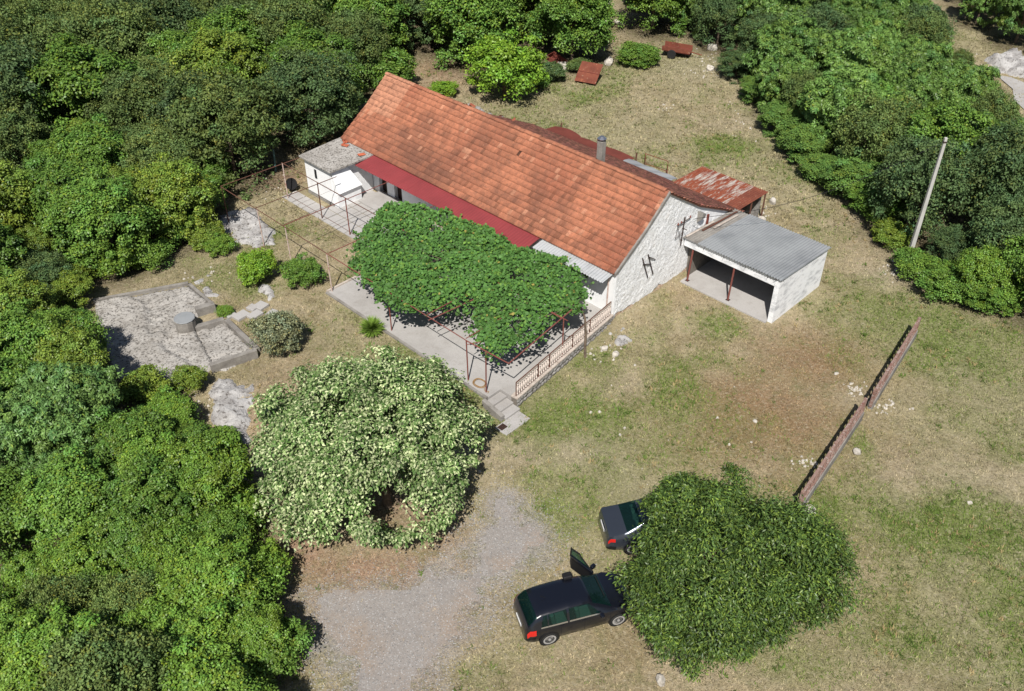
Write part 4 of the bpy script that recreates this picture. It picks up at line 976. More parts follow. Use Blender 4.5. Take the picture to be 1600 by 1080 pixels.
# ------------------------------------------------------------------ sheds and scrap behind the house
sh = thing_h("rusty_shed", "low shed with patchy rusty corrugated roof behind the house", "shed", (-2.2, 12.4, 0))
for k in range(5):
    x = -4.7 + k * .92
    sheet(corrugated(x, x + .98, 10.75, 2.02, 14.2, 1.95, .15, .02, 'sin', ny=4, off_z=.008 * (k % 2) + .02), "roof_sheet", M['rust_grey'] if k < 4 else M['rust'], sh)
mb = MB().bb(-4.6, -.3, 13.8, 14.0, -.1, 1.85); mb.build("back_wall", M['stone'], sh)
MB().bb(-4.6, -4.4, 11.2, 13.8, -.1, 1.85).build("side_wall", M['stone'], sh)
for y in (11.3, 12.6, 14.05): MB().tube((-.12, y, 0), (-.12, y, 1.95), .05, 7).build("post", M['pipe'], sh)
MB().bb(-4.6, -.1, 10.85, 10.95, 1.80, 1.93).build("beam", M['pipe'], sh)
lean = thing_h("lean_to", "low lean-to with red-brown sheet metal roof behind the ridge", "shed", (-12.3, 12.6, 0))
for k, (x0, x1, yb) in enumerate(((-15.7, -13.4, 13.0), (-13.5, -11.3, 12.9), (-11.4, -8.9, 13.0))):
    P = []
    for i in range(9):
        t = i / 8; x = x0 + (x1 - x0) * t
        P.append([(x, 11.3 + (yb + (.22 if k == 0 else .05) * math.sin(math.pi * t) - 11.3) * j / 4, 1.66 - .05 * j + .04 * math.sin(math.pi * t)) for j in range(5)])
    sheet(MB().grid(P), "roof_sheet", M['red_brown'], lean, .01)
mb = MB()
for x in (-15.5, -12.3, -9.1): MB().tube((x, 13.4, 0), (x, 13.4, 1.6), .05, 7).build("post", M['pipe'], lean)
mb = MB(); P = []
for i in range(7): P.append([(-8.85 + i * .62, 11.4 + j * .45, 1.78 - j * .04 + .05 * ((i + j) % 2)) for j in range(3)])
sheet(MB().grid(P), "grey_roof_sheet", M['fibre'], lean, .02)
cg = thing_h("wire_cage_frame", "rusty open box frame of bars in the meadow behind the house", "frame", (-7.9, 14.0, .0))
c = [(-9.2, 14.5), (-7.5, 14.65), (-6.7, 13.5), (-8.3, 13.4)]
for i in range(4):
    a, b = c[i], c[(i + 1) % 4]
    MB().tube((*a, 0), (*a, 1.15), .025, 6).build("upright", M['rust'], cg)
    MB().tube((*a, 1.15), (*b, 1.15), .022, 6).build("top_bar", M['rust'], cg)
    MB().tube((*a, .15), (*b, .15), .022, 6).build("bottom_bar", M['rust'], cg)

# ------------------------------------------------------------------ patio, path, steps
PZ = .5
pt = MB().prism([(-11.95, -8.78), (.0, -8.78), (.0, -8.0), (.93, -8.0), (.0, .03), (-11.95, .03)], -.15, PZ)
pt = pt.build("patio", M['concrete'], None, off=Vector((0, 0, 0)))
pt.location = (*C0, 0); pt.rotation_euler = (0, 0, HR); tag(pt, "grey concrete patio in front of the house", kind='structure')
path = MB().prism([(-22.3, -4.6), (-11.96, -4.6), (-11.96, .03), (-22.3, .03)], -.1, .43).build("side_path", M['concrete_grey'], None)
path.location = (*C0, 0); path.rotation_euler = (0, 0, HR); tag(path, "slabbed path beside the annex", kind='structure')
slab_me = MB().bb(-.48, .48, -.52, .52, 0, .06).mesh("paving_slab"); slab_me.materials.append(M['concrete'])
for i in range(10):
    for j in range(4):
        x, y = -21.8 + i * 1.03, -4.02 + j * 1.1
        if x > -21.9 and x < -18.8 and y > -3.2: continue
        o = bpy.data.objects.new("paving_slab", slab_me); COL.objects.link(o); o.parent = path
        o.location = (x, y, .425 + rg.uniform(0, .012)); o.rotation_euler = (rg.normal(0, .006), rg.normal(0, .006), rg.normal(0, .006))
kerb = MB(); kerb.bb(-12.08, -11.96, -8.8, -4.6, .2, .56)
k_ = kerb.build("kerb", M['pink_concrete'], pt)
MB().bb(-12.0, -.02, -8.92, -8.785, .15, .53).build("kerb", M['concrete_grey'], pt)
st = thing_h("patio_steps", "short flight of concrete steps at the patio corner", "steps", (.7, -8.5, 0))
for k, (x0, x1, zt) in enumerate(((.005, .42, .38), (.42, .84, .26), (.84, 1.26, .14))):
    MB().bb(x0, x1 + .02, -8.95, -8.02, -.2 - .01 * k, zt).build("step", M['concrete'], st, bevel=.015)
MB().bb(1.29, 2.0, -9.65, -8.12, -.15, .06).build("landing", M['concrete'], st, bevel=.01)
MB().hexa([(-.02, -9.16, -.2), (1.2, -9.16, -.2), (1.2, -8.955, -.2), (-.02, -8.955, -.2)], [(-.02, -9.16, .55), (1.2, -9.16, .30), (1.2, -8.955, .30), (-.02, -8.955, .55)]).build("side_kerb", M['concrete_grey'], st, bevel=.01)
dm = thing_h("doormat", "small dark brown mat on the landing of the patio steps", "doormat", (1.52, -9.40, .062))
m_ = MB().bb(1.36, 1.66, -9.58, -9.22, .062, .08).build("mat", M['dark_wood'], dm)
# retaining wall of rubble stone with coping
rw = thing_h("retaining_wall", "rubble stone retaining wall under the patio railing", "wall", (.5, -4, -.1))
w0, w1 = Vector((1.03, -8.0, 0)), Vector((.06, -.02, 0)); wd = (w1 - w0).normalized(); wl = (w1 - w0).length
wn_ = Vector((-wd.y, wd.x, 0)); wn_ = wn_ if wn_.x > 0 else -wn_
core = MB()
q = [w0 - wn_ * .30, w0, w1, w1 - wn_ * .30]
core.hexa([(p.x, p.y, -.35) for p in q], [(p.x, p.y, .50) for p in q]).build("core", M['mortar'], rw)
MB().hexa([(p.x, p.y, .502) for p in (w0 - wn_ * .32, w0 + wn_ * .06, w1 + wn_ * .06, w1 - wn_ * .32)], [(p.x, p.y, .60) for p in (w0 - wn_ * .32, w0 + wn_ * .06, w1 + wn_ * .06, w1 - wn_ * .32)]).build("coping", M['pink_concrete'], rw, bevel=.012)
def stone_mesh(seed, sx=1, sy=1, sz=1, name="stone", jag=.22, sub=2):
    bm = bmesh.new(); bmesh.ops.create_icosphere(bm, subdivisions=sub, radius=.5)
    r_ = np.random.default_rng(seed); f = r_.uniform(-1, 1, (6, 3)) * 2.2; ph = r_.uniform(0, 6.28, 6)
    for v in bm.verts:
        d = 1 + sum(jag / 2 * math.sin(float(f[i] @ np.array(v.co)) * 2.6 + ph[i]) for i in range(6)) / 2
        v.co = Vector((max(-.43, min(.43, v.co.x * d)) * sx, max(-.43, min(.43, v.co.y * d)) * sy, max(-.40, min(.40, v.co.z * d)) * sz))
    me_ = bpy.data.meshes.new(name); bm.to_mesh(me_); bm.free(); return me_
wall_stones = [stone_mesh(k, name="stone", sub=1) for k in range(5)]
for m_ in wall_stones: m_.materials.append(M['stone'])
z = -.22
while z < .46:
    hgt = rg.uniform(.18, .27); t = 0
    while t < wl:
        L_ = rg.uniform(.22, .50)
        o = bpy.data.objects.new("stone", wall_stones[rg.integers(5)]); COL.objects.link(o); o.parent = rw
        p = w0 + wd * (t + L_ / 2) + wn_ * .0
        o.location = Vector((p.x, p.y, min(z + hgt / 2, .42))) - OFF[rw.name]
        o.rotation_euler = (rg.normal(0, .08), rg.normal(0, .08), math.atan2(wd.y, wd.x)); o.scale = (L_ * 1.12, .16, hgt * 1.12)
        t += L_ + .01
    z += hgt
# precast balustrade in five bays
def rail_pt(t, z, d=-.10): p = w0 + wd * t + wn_ * d; return Vector((p.x, p.y, z))
vase = [(.018, 0), (.045, .02), (.03, .08), (.02, .16), (.052, .30), (.05, .38), (.022, .50), (.03, .56), (.045, .60), (.018, .62)]
bal_me = MB().lathe(vase, n=6).mesh("baluster", smooth=True); bal_me.materials.append(M['baluster'])
edges = [.05, 1.75, 2.65, 4.55, 6.05, 7.98]
names_ = ["nearest the steps", "second from the steps", "in the middle of the row", "behind the vine trunk", "against the house wall"]
for b in range(5):
    a_, c_ = edges[b] + .04, edges[b + 1] - .04
    mid = rail_pt((a_ + c_) / 2, .6)
    t_ = thing_h("balustrade_bay", "pink precast balustrade bay with red pipe frame, " + names_[b], "railing", tuple(mid), "balustrade bays on the patio wall")
    fr = MB()
    for zz in (.66, 1.40): fr.tube(rail_pt(a_, zz), rail_pt(c_, zz), .026, 6)
    for tt in (a_, c_): fr.tube(rail_pt(tt, .59), rail_pt(tt, 1.40), .026, 6)
    fr.build("frame", M['pipe'], t_)
    fr2 = MB(); fr2.add([rail_pt(a_ + .03, zz, dd) for zz, dd in ((1.26, -.13), (1.26, -.07), (1.36, -.07), (1.36, -.13))] + [rail_pt(c_ - .03, zz, dd) for zz, dd in ((1.26, -.13), (1.26, -.07), (1.36, -.07), (1.36, -.13))], [(0, 1, 2, 3), (7, 6, 5, 4), (0, 4, 5, 1), (1, 5, 6, 2), (2, 6, 7, 3), (3, 7, 4, 0)])
    fr2.build("top_slab", M['pink_concrete'], t_)
    n = max(4, int((c_ - a_) / .15))
    for k in range(n):
        o = bpy.data.objects.new("baluster", bal_me); COL.objects.link(o); o.parent = t_
        o.location = rail_pt(a_ + (k + .5) * (c_ - a_) / n, .645) - OFF[t_.name]; o.scale = (1.6, 1.3, 1)
# inner rail line of the path, hose, rock under the corner
hs = thing_h("garden_hose", "coiled tan garden hose on the patio by the posts", "hose", (-.95, -8.45, PZ))
mb = MB()
for rr, zz in ((.26, .53), (.29, .55), (.23, .56)):
    ring = [(-.95 + rr * math.cos(a) * 1.2, -8.40 + rr * math.sin(a), zz + .02 * math.sin(a * 3)) for a in np.linspace(0, 6.283, 26)]
    mb.path(ring, .016, 5)
mb.path([(-.62, -8.45, .53), (-.4, -8.6, .52), (-.25, -8.5, .52), (-.2, -8.62, .52)], .016, 5)
mb.build("coil", M['hose'], hs)

# ------------------------------------------------------------------ pergola of pipes
TOPZ = 2.82
pg = thing_h("pergola", "rusty pipe pergola over patio and lawn, posts flaked red and white", "pergola", (-10, -6.5, .45))
posts = [(-21.9, -8.5, .9, 'pipe'), (-18.3, -8.5, .5, 'pipe_white'), (-15.65, -8.5, .45, 'pipe_white'), (-11.85, -8.6, .45, 'pipe_white'), (-7.0, -8.6, .5, 'pipe_red'), (-1.5, -8.6, .5, 'pipe_red'), (-.32, -8.6, .5, 'pipe_red'), (-21.85, -4.4, .4, 'pipe_white'), (-18.4, -4.4, .45, 'pipe'), (-15.75, -4.4, .45, 'pipe_red'), (.50, -4.35, .6, 'pipe_red'), (-6.9, -4.4, .5, 'pipe_red'), (-2.2, -4.4, .5, 'pipe_red'), (-11.6, -4.4, .45, 'pipe_red')]
for x, y, z, mt in posts:
    zt = TOPZ - .0
    zb = min(z, gz(*HW(x, y)) - .1) if (x < -12 and y < -5) else z - .02
    p = MB().tube((x, y, zb), (x + rg.normal(0, .02), y, zt), .032, 7).build("post", M[mt], pg)
def beam(a, b, mt='pipe', r=.024, name="beam"):
    MB().tube(a, b, r, 6).build(name, M[mt], pg)
beam((-21.95, -8.5, TOPZ), (-11.85, -8.58, TOPZ)); beam((-11.85, -8.58, TOPZ), (-1.5, -8.6, TOPZ), 'pipe_red'); beam((-1.5, -8.6, TOPZ - .01), (.98, -8.42, TOPZ - .02), 'pipe_red', .03)
beam((-21.9, -4.4, TOPZ + .03), (-11.8, -4.4, TOPZ + .03)); beam((-11.8, -4.4, TOPZ + .03), (.4, -4.4, TOPZ + .03), 'pipe_red')
for x, y1 in ((-21.9, -3.2), (-18.35, -3.1), (-15.7, -1.3), (-11.75, -1.3), (-7.0, -1.3), (-4.2, -1.2), (-1.6, -1.0)):
    beam((x, -8.55, TOPZ + .05), (x + .05, y1, TOPZ - .06), 'pipe' if x < -16 else 'pipe_red', .022)
beam((.97, -8.42, TOPZ), (.30, -3.55, TOPZ + .02), 'pipe_red', .03); beam((-.45, -4.35, TOPZ + .02), (.75, -4.35, TOPZ + .02), 'pipe_red', .022)
beam((-3.9, -8.75, TOPZ - .02), (-3.4, -4.4, TOPZ + .0), 'pipe_red', .026); beam((-1.5, -8.6, 2.6), (-1.0, -8.2, TOPZ), 'pipe_red', .018)
for y in (-7.6, -6.8, -6.0, -5.2, -3.6, -2.6): beam((-11.9, y, TOPZ + .07), (.2, y, TOPZ + .07), 'dark_steel', .006, "wire")
for x in (-20.1, -17.0, -14.0): beam((x, -8.5, TOPZ + .06), (x, -4.4, TOPZ + .06), 'dark_steel', .006, "wire")
beam((-22.0, -6.4, TOPZ + .05), (-12, -6.5, TOPZ + .05), 'pipe', .013, "wire")

# ------------------------------------------------------------------ grape vine over the patio
VINE = [(603, 312.6), (650, 314), (681, 322), (713, 328), (741, 347), (770, 349), (798, 374), (832, 388), (867, 391), (899, 410), (917, 417), (916, 451), (911, 476), (861, 486), (842, 520), (795, 533), (776, 550), (763, 547), (744, 517), (732, 483), (700, 476), (637, 474), (587, 455), (543, 407), (559, 360)]
VP = [at(*p, 3.0)[:2] for p in VINE]
vy = thing_h("grape_vine", "dense green grape vine roofing the pergola over the patio", "vine", (.88, -3.05, -.05))
rgv = np.random.default_rng(61)
xs = rgv.uniform(min(p[0] for p in VP) - .4, max(p[0] for p in VP) + .4, 90000); ys = rgv.uniform(min(p[1] for p in VP) - .4, max(p[1] for p in VP) + .4, 90000)
sd = poly_sd(xs, ys, VP) + (fbm(xs, ys, .7, 31, 3) - .5) * 1.1
hump = fbm(xs, ys, 1.3, 37, 4); thin = fbm(xs, ys, .8, 47, 3)
ok = (sd < -.10) & (rgv.random(90000) < np.clip(.22 + 2.0 * (thin - .27), .05, 1)); xs, ys, sd, hump = xs[ok], ys[ok], sd[ok], hump[ok]
n = len(xs)
depth = rgv.random(n) ** 1.2
zz = 2.92 + .8 * (hump - .28) * sstep(-sd, 0, .8) - depth * .42 + rgv.normal(0, .04, n) - .12 * (1 - sstep(-sd, 0, .35))
pos = np.stack([xs, ys, zz], -1)
nrm = np.stack([np.zeros(n), np.zeros(n), np.ones(n)], -1) + rgv.normal(0, .55, (n, 3)) + np.array([-.1, -.35, 0])
f = rgv.uniform(.7, 1.3, n) * (.75 + .6 * hump)
col = np.array(S(77, 114, 54))[None] * f[:, None]; w = rgv.random(n) < .10; col[w] *= np.array([1.5, 1.3, .9]); w = rgv.random(n) < .006; col[w] = np.array(S(150, 142, 74))
# hanging tresses below the edge
m = 420
e = rgv.integers(0, len(VP), m); t = rgv.random(m)[:, None]
A_ = np.array(VP)[e]; B_ = np.array(VP)[(e + 1) % len(VP)]; pe = A_ + (B_ - A_) * t + rgv.normal(0, .16, (m, 2))
pos = np.concatenate([pos, np.column_stack([pe, 2.75 - rgv.random(m) ** 2 * .6])]); nrm = np.concatenate([nrm, np.array([0, -.5, .8]) + rgv.normal(0, .5, (m, 3))]); col = np.concatenate([col, np.array(S(80, 114, 54)) * rgv.uniform(.7, 1.3, (m, 1))])
n = len(pos)
# free shoots standing out of the mat and trailing past its edge
sh_p, sh_n = [], []
for q_ in range(110):
    j = rgv.integers(0, len(xs)); st = np.array([xs[j], ys[j], zz[j]]); a = rgv.uniform(0, 6.28); el = rgv.uniform(-.2, .9); ln = rgv.uniform(.3, .75)
    if sd[j] > -.6: el = rgv.uniform(-.9, .3)
    dv = np.array([math.cos(a) * math.cos(el), math.sin(a) * math.cos(el), math.sin(el)])
    for i_ in range(9): sh_p.append(st + dv * ln * i_ / 8 + np.array([0, 0, -.25 * (i_ / 8) ** 2]) + rgv.normal(0, .03, 3)); sh_n.append(np.array([0, -.3, 1]) + rgv.normal(0, .5, 3))
pos = np.concatenate([pos, np.array(sh_p)]); nrm = np.concatenate([nrm, np.array(sh_n)]); col = np.concatenate([col, np.array(S(104, 138, 60)) * rgv.uniform(.75, 1.3, (len(sh_p), 1))])
n = len(pos)
# leaf of five lobes drawn as a bent quad pair
L_ = rgv.uniform(.095, .16, n)
nrm /= np.linalg.norm(nrm, axis=1, keepdims=True)
ax = rdir(rgv, n) + np.array([0, 0, -.2]); ax -= nrm * (ax * nrm).sum(1, keepdims=True); ax /= np.linalg.norm(ax, axis=1, keepdims=True); sdv = np.cross(nrm, ax)
V = np.zeros((n, 6, 3)); Lc = L_[:, None]
V[:, 0] = pos; V[:, 1] = pos + sdv * Lc * .52 + ax * Lc * .12 - nrm * Lc * .10; V[:, 2] = pos + sdv * Lc * .42 + ax * Lc * .68 - nrm * Lc * .08
V[:, 3] = pos + ax * Lc + -nrm * Lc * .14; V[:, 4] = pos - sdv * Lc * .42 + ax * Lc * .68 - nrm * Lc * .08; V[:, 5] = pos - sdv * Lc * .52 + ax * Lc * .12 - nrm * Lc * .10
b = (np.arange(n) * 6)[:, None]
F_ = np.concatenate([b + np.array([0, 1, 2, 3]), b + np.array([0, 3, 4, 5])], 0)
V = V.reshape(-1, 3)
base = np.array(vy.location); dxy = V[:, :2] - base[:2]
V = np.stack([CA * dxy[:, 0] + SA * dxy[:, 1], -SA * dxy[:, 0] + CA * dxy[:, 1], V[:, 2] - base[2]], -1)
fo = link("foliage", np_mesh("foliage", V, F_, np.concatenate([col, col], 0)), M['leaf_matt'], vy)
mb = MB().path([(.88, -3.05, -.15), (.74, -2.95, .55), (.62, -2.8, 1.2), (.42, -2.7, 2.0), (.1, -2.8, 2.75), (-1.5, -3.4, 2.8), (-3.5, -3.8, 2.85)], .075, 7, .03)
mb.path([(.1, -2.8, 2.75), (-.2, -4.6, 2.8), (-.8, -6.6, 2.8)], .04, 6, .015)
mb.path([(-3.5, -3.8, 2.85), (-6, -4.6, 2.85), (-9, -5.2, 2.82)], .03, 6, .012)
mb.build("trunk", M['bark'], vy)
mb = MB()
for k in range(16):
    x = -.5 - k * .6
    mb.path([(x, -4.0, 2.84), (x - .3, -5.6, 2.9), (x - .1, -7.3, 2.82)], .012, 5, .006)
mb.build("cane", M['bark'], vy)

# ------------------------------------------------------------------ the two big yard trees
def yard_tree(name, label, c, a, base, nclump, rc, per, L_, Wd, seed, colours, holes=(), style='flat', extra=(), droop=.35, leafmat='leaf', ax_out=0.0, lobe=.09, gap=.62):
    rg_ = np.random.default_rng(seed)
    base = Vector((base[0], base[1], gz(*base[:2]) - .1))
    o = thing(name, label, "tree", base)
    cs = []; tries = 0
    c_ = np.array(c); a_ = np.array(a)
    holes = list(holes)
    for _ in range(14):
        d = rdir(rg_, 1)[0]; d[2] = abs(d[2]) * .8 + .1; p_ = c_ + d * a_ * .9; holes.append((*p_, rg_.uniform(.38, .75)))
    while len(cs) < nclump and tries < 60000:
        tries += 1
        d = rdir(rg_, 1)[0]
        if d[2] < -.5: continue
        lob = (.99 - lobe) + lobe * math.sin(3 * math.atan2(d[1], d[0]) + seed) + .08 * math.sin(7 * math.atan2(d[1], d[0]) + 2 * d[2] * 3)
        f = rg_.uniform(.70, .98) * lob if rg_.random() < .86 else rg_.uniform(.3, .7)
        p = c_ + d * a_ * f
        if p[2] < 1.0: continue
        if any(np.linalg.norm((p - np.array(h_[:3]))) < h_[3] for h_ in holes): continue
        if any(np.linalg.norm(p - q_) < rc * gap for q_ in cs): continue
        cs.append(p)
    for e_ in extra: cs.append(np.array(e_))
    cs = np.array(cs); out = cs - (c_ - np.array([0, 0, a_[2] * .5])); out /= np.linalg.norm(out, axis=1, keepdims=True)
    radii = np.exp(rg_.normal(0, .40, len(cs))) * rc; kdark = rg_.uniform(.68, 1.25, len(cs))
    pos, nrm, axv, k = clump_leaves(rg_, cs, radii, out, per, style, None)
    dd = pos - cs[k]; dd /= np.linalg.norm(dd, axis=1, keepdims=True) + 1e-6
    axv = axv + dd * ax_out + np.array([0, -.25, -droop])
    n = len(pos)
    kk = kdark[k]
    u = rg_.random(n); col = np.zeros((n, 3)); acc = 0
    for frac, cc in colours:
        s_ = (u >= acc) & (u < acc + frac); col[s_] = cc; acc += frac
    col *= (kk * rg_.uniform(.75, 1.25, n))[:, None]
    pos = pos - np.array(base)
    link("crown", leaf_mesh("crown", pos, nrm, axv, L_ * rg_.uniform(.75, 1.25, n), Wd * rg_.uniform(.85, 1.15, n), col), M[leafmat], o)
    mb = MB(); h0 = c[2] * .45; b_ = np.array((0, 0, 0.))
    fork = np.array([(c[0] - base[0]) * .3, (c[1] - base[1]) * .3, h0 - base[2]])
    mb.path([(0, 0, -.1), tuple(fork * .5 + np.array([.04, .02, 0])), tuple(fork)], .2, 9, .14)
    mb.build("trunk", M['bark'], o)
    mb = MB()
    for j in rg_.choice(len(cs), min(46, len(cs)), replace=False):
        e_ = cs[j] - np.array(base); mid = fork + (e_ - fork) * .5 + np.array([rg_.normal(0, .15), rg_.normal(0, .15), rg_.uniform(0, .3)])
        mb.path([tuple(fork), tuple(mid), tuple(e_)], .055, 5, .014)
    mb.build("branches", M['bark'], o)
    return o
hole = at(608, 792, 1.9)
yard_tree("blossom_tree", "big round tree covered in creamy white blossom beside the driveway", (-5.55, 25.6, 3.5), (4.25, 4.05, 3.05), (-5.0, 25.3), 430, .36, 230, .14, .08, 5,
          [(.30, S(186, 196, 148)), (.30, S(140, 160, 104)), (.40, S(90, 120, 62))], holes=[(*at(606, 785, z_), 1.05) for z_ in (.8, 1.6, 2.4, 3.2, 4.0)] + [(*at(630, 815, z_), .9) for z_ in (.8, 1.6, 2.4)] + [(*at(560, 812, z_), .5) for z_ in (1.0, 1.6, 2.2)], style='flat',
          extra=[at(430, 785, 2.1), at(445, 800, 2.0), at(470, 815, 1.9), at(495, 822, 1.8), at(515, 824, 1.7), at(440, 765, 2.4), at(460, 785, 2.4), at(490, 800, 2.3), at(520, 806, 2.1), at(480, 770, 2.8), at(420, 755, 2.3), at(455, 820, 1.6), at(690, 805, 1.9), at(700, 780, 2.3), at(715, 755, 2.4), at(680, 815, 1.7), at(560, 822, 1.6), at(585, 832, 1.5), at(600, 836, 1.5), at(575, 828, 1.5), at(742, 668, 2.2), at(752, 655, 2.3), at(735, 690, 2.1), at(735, 720, 2.0), at(640, 834, 1.5), at(660, 826, 1.7), at(625, 838, 1.5)], leafmat='leaf_matt')
yard_tree("walnut_tree", "dark green narrow-leaved tree overhanging the two parked cars", (7.2, 19.7, 3.2), (4.25, 3.85, 2.7), (7.6, 19.6), 400, .36, 250, .14, .046, 8,
          [(.56, S(86, 112, 54)), (.26, S(116, 138, 58)), (.18, S(68, 92, 48))], style='fine', droop=.4, ax_out=1.0, lobe=.15, gap=.85, holes=[(*at(962, 820, z_), 1.4) for z_ in (1.5, 2.5, 3.5)] + [(*at(928, 930, z_), 1.35) for z_ in (1.2, 2.0, 3.0)] + [(*at(950, 1010, z_), 1.3) for z_ in (1.2, 2.0, 3.0)], extra=[at(985, 900, 2.6), at(1000, 905, 2.8), at(1140, 738, 4.6), at(1150, 750, 4.6)])

# ------------------------------------------------------------------ shrubs
def shrub(name, label, px, py, R, h, tint, var=0, kind='shrub', cat="shrub", rz=0.):
    p = gat(px, py); return place_tree(name, label, cat, kind, tint, p.x, p.y, R, h, rz, var)
shrub("round_shrub", "yellow-green round shrub nearest the bare rock", 404, 440, 1.02, 1.75, 'bright', 0)
shrub("round_shrub", "dark green round shrub beside the patio's far corner post", 475, 443, .98, 1.55, 'fresh', 1, rz=1)
shrub("olive_sapling", "thin silvery olive sapling beside the stepping slabs", 438, 548, 1.12, 2.0, S(128, 136, 104), 0, rz=2)
shrub("edge_bush", "bright green bush right behind the house, beside the clearing", 790, 150, 2.75, 4.4, 'bright', 1, 'shrub', "bush")
shrub("edge_bush", "green bush hugging the far end of the roof ridge", 608, 142, 2.0, 3.0, 'fresh', 0, 'shrub', "bush", 2.)
shrub("edge_bush", "yellow-green low bush behind the roof by the clearing", 695, 150, 1.0, 1.1, 'bright', 1, 'shrub', "bush", 4.)
shrub("edge_bush", "small green bush at the back of the meadow", 995, 100, 1.7, 1.5, 'fresh', 0, 'shrub', "bush", 1.)
for k, (px, py, R, h, t, lb) in enumerate(((325, 385, 1.0, 1.4, 'yellow', "yellow-green bush at the lawn edge above the bare rock"), (345, 395, .8, 1.1, 'lime', "lime green bush between the bare rock and the wood"), (285, 375, 1.3, 2.1, 'fresh', "fresh green bush at the wood's edge left of the rock"), (300, 610, .75, 1.3, 'yellow', "yellow-green sapling overhanging the cistern's near edge"), (232, 630, 1.1, 1.7, 'yellow', "yellow-green bush at the cistern's near left corner"), (352, 690, .55, .7, 'lime', "low tuft of bush on the limestone below the cistern"), (352, 492, .42, .5, 'lime', "low green tuft against the cistern parapet"), (270, 680, 1.3, 2.0, 'lime', "lime green bush below the cistern slab"), (330, 720, 1.1, 1.7, 'lime', "lime green bush left of the limestone outcrop"), (375, 830, 1.2, 1.9, 'lime', "lime green bush beside the blossoming tree's shadow"), (410, 930, 1.2, 2.0, 'lime', "lime green bush at the driveway's left verge"), (425, 1040, 1.2, 2.0, 'fresh', "fresh green bush at the driveway's lower left verge"), (110, 475, 1.3, 2.0, 'yellow', "yellow-green bush at the cistern's upper left corner"), (265, 300, 1.4, 2.4, 'fresh', "fresh green bush inside the left wood's lit edge"), (330, 300, 1.3, 2.2, 'fresh', "fresh green bush behind the pergola's far corner"), (55, 455, 1.2, 1.6, 'lime', "lime green bush at the left edge above the cistern"), (120, 440, 1.1, 1.4, 'fresh', "fresh green bush left above the cistern's parapet"), (185, 428, 1.2, 1.7, 'lime', "lime green bush straight above the cistern's parapet"), (240, 415, 1.1, 1.5, 'fresh', "fresh green bush above the cistern's right corner"), (160, 405, 1.4, 2.2, 'fresh', "taller fresh green bush in the wood's lit edge"))):
    shrub("low_bush", lb, px, py, R, h, t, k, 'shrub' if R < 1.25 else 'broad', "bush", k * 1.3)
for k, (px, py, R, h, t, lb) in enumerate(((1290, 285, 1.6, 1.8, 'green', "green bush at the right wood's foot by the meadow"), (1360, 330, 1.5, 1.7, 'fresh', "fresh green bush at the wood's edge above the pole"), (1425, 430, 1.2, 1.4, 'fresh', "fresh green bush right at the utility pole's foot"), (1470, 460, 1.4, 1.7, 'fresh', "fresh green bush just right of the utility pole"), (1545, 478, 1.5, 1.8, 'fresh', "fresh green bush at the lower right wood edge"), (1220, 205, 1.6, 2.0, 'green', "green bush at the wood's foot beside the meadow's middle"), (1185, 160, 1.5, 1.9, 'green', "green bush at the wood's foot near the meadow's top"), (1390, 380, 1.1, 1.3, 'yellow', "yellow-green bush just left of the utility pole"), (930, 45, 1.5, 2.2, 'lime', "lime green bush at the back gap of the wood"), (860, 125, 1.2, 1.3, 'dark', "dark green scrub beside the dumped sheets"), (1332, 305, 1.9, 2.5, 'green', "big green bush at the wood's foot level with the shed"), (1378, 340, 1.6, 2.0, 'fresh', "fresh green bush at the wood's foot above the grey stone"), (1252, 245, 1.8, 2.3, 'green', "wide green bush beside the meadow's white stone"), (1150, 120, 1.5, 2.0, 'dark', "dark green bush at the meadow's top right corner"), (905, 112, 1.0, 1.0, 'olive', "low olive scrub behind the stone trough"), (835, 135, 1.1, 1.3, 'fresh', "fresh green scrub right of the bright bush"))):
    shrub("low_bush", lb, px, py, R, h, t, k, 'shrub' if R < 1.45 else 'broad', "bush", k * 1.7)
yu = gat(582, 520)
yo = thing("yucca_clump", "spiky bright green clump of leaves beside the patio edge", "plant", yu)
rgy = np.random.default_rng(3); n = 420
az = rgy.uniform(0, 6.28, n); el = rgy.uniform(.15, 1.45, n)
ax = np.stack([np.cos(az) * np.cos(el), np.sin(az) * np.cos(el), np.sin(el)], -1)
link("leaves", leaf_mesh("leaves", ax * .12 + np.array([0, 0, .12]), np.stack([-np.cos(az) * np.sin(el), -np.sin(az) * np.sin(el), np.cos(el)], -1), ax, rgy.uniform(.4, .72, n), .07, np.array(S(126, 156, 66)) * rgy.uniform(.65, 1.25, (n, 1))), M['leaf'], yo)

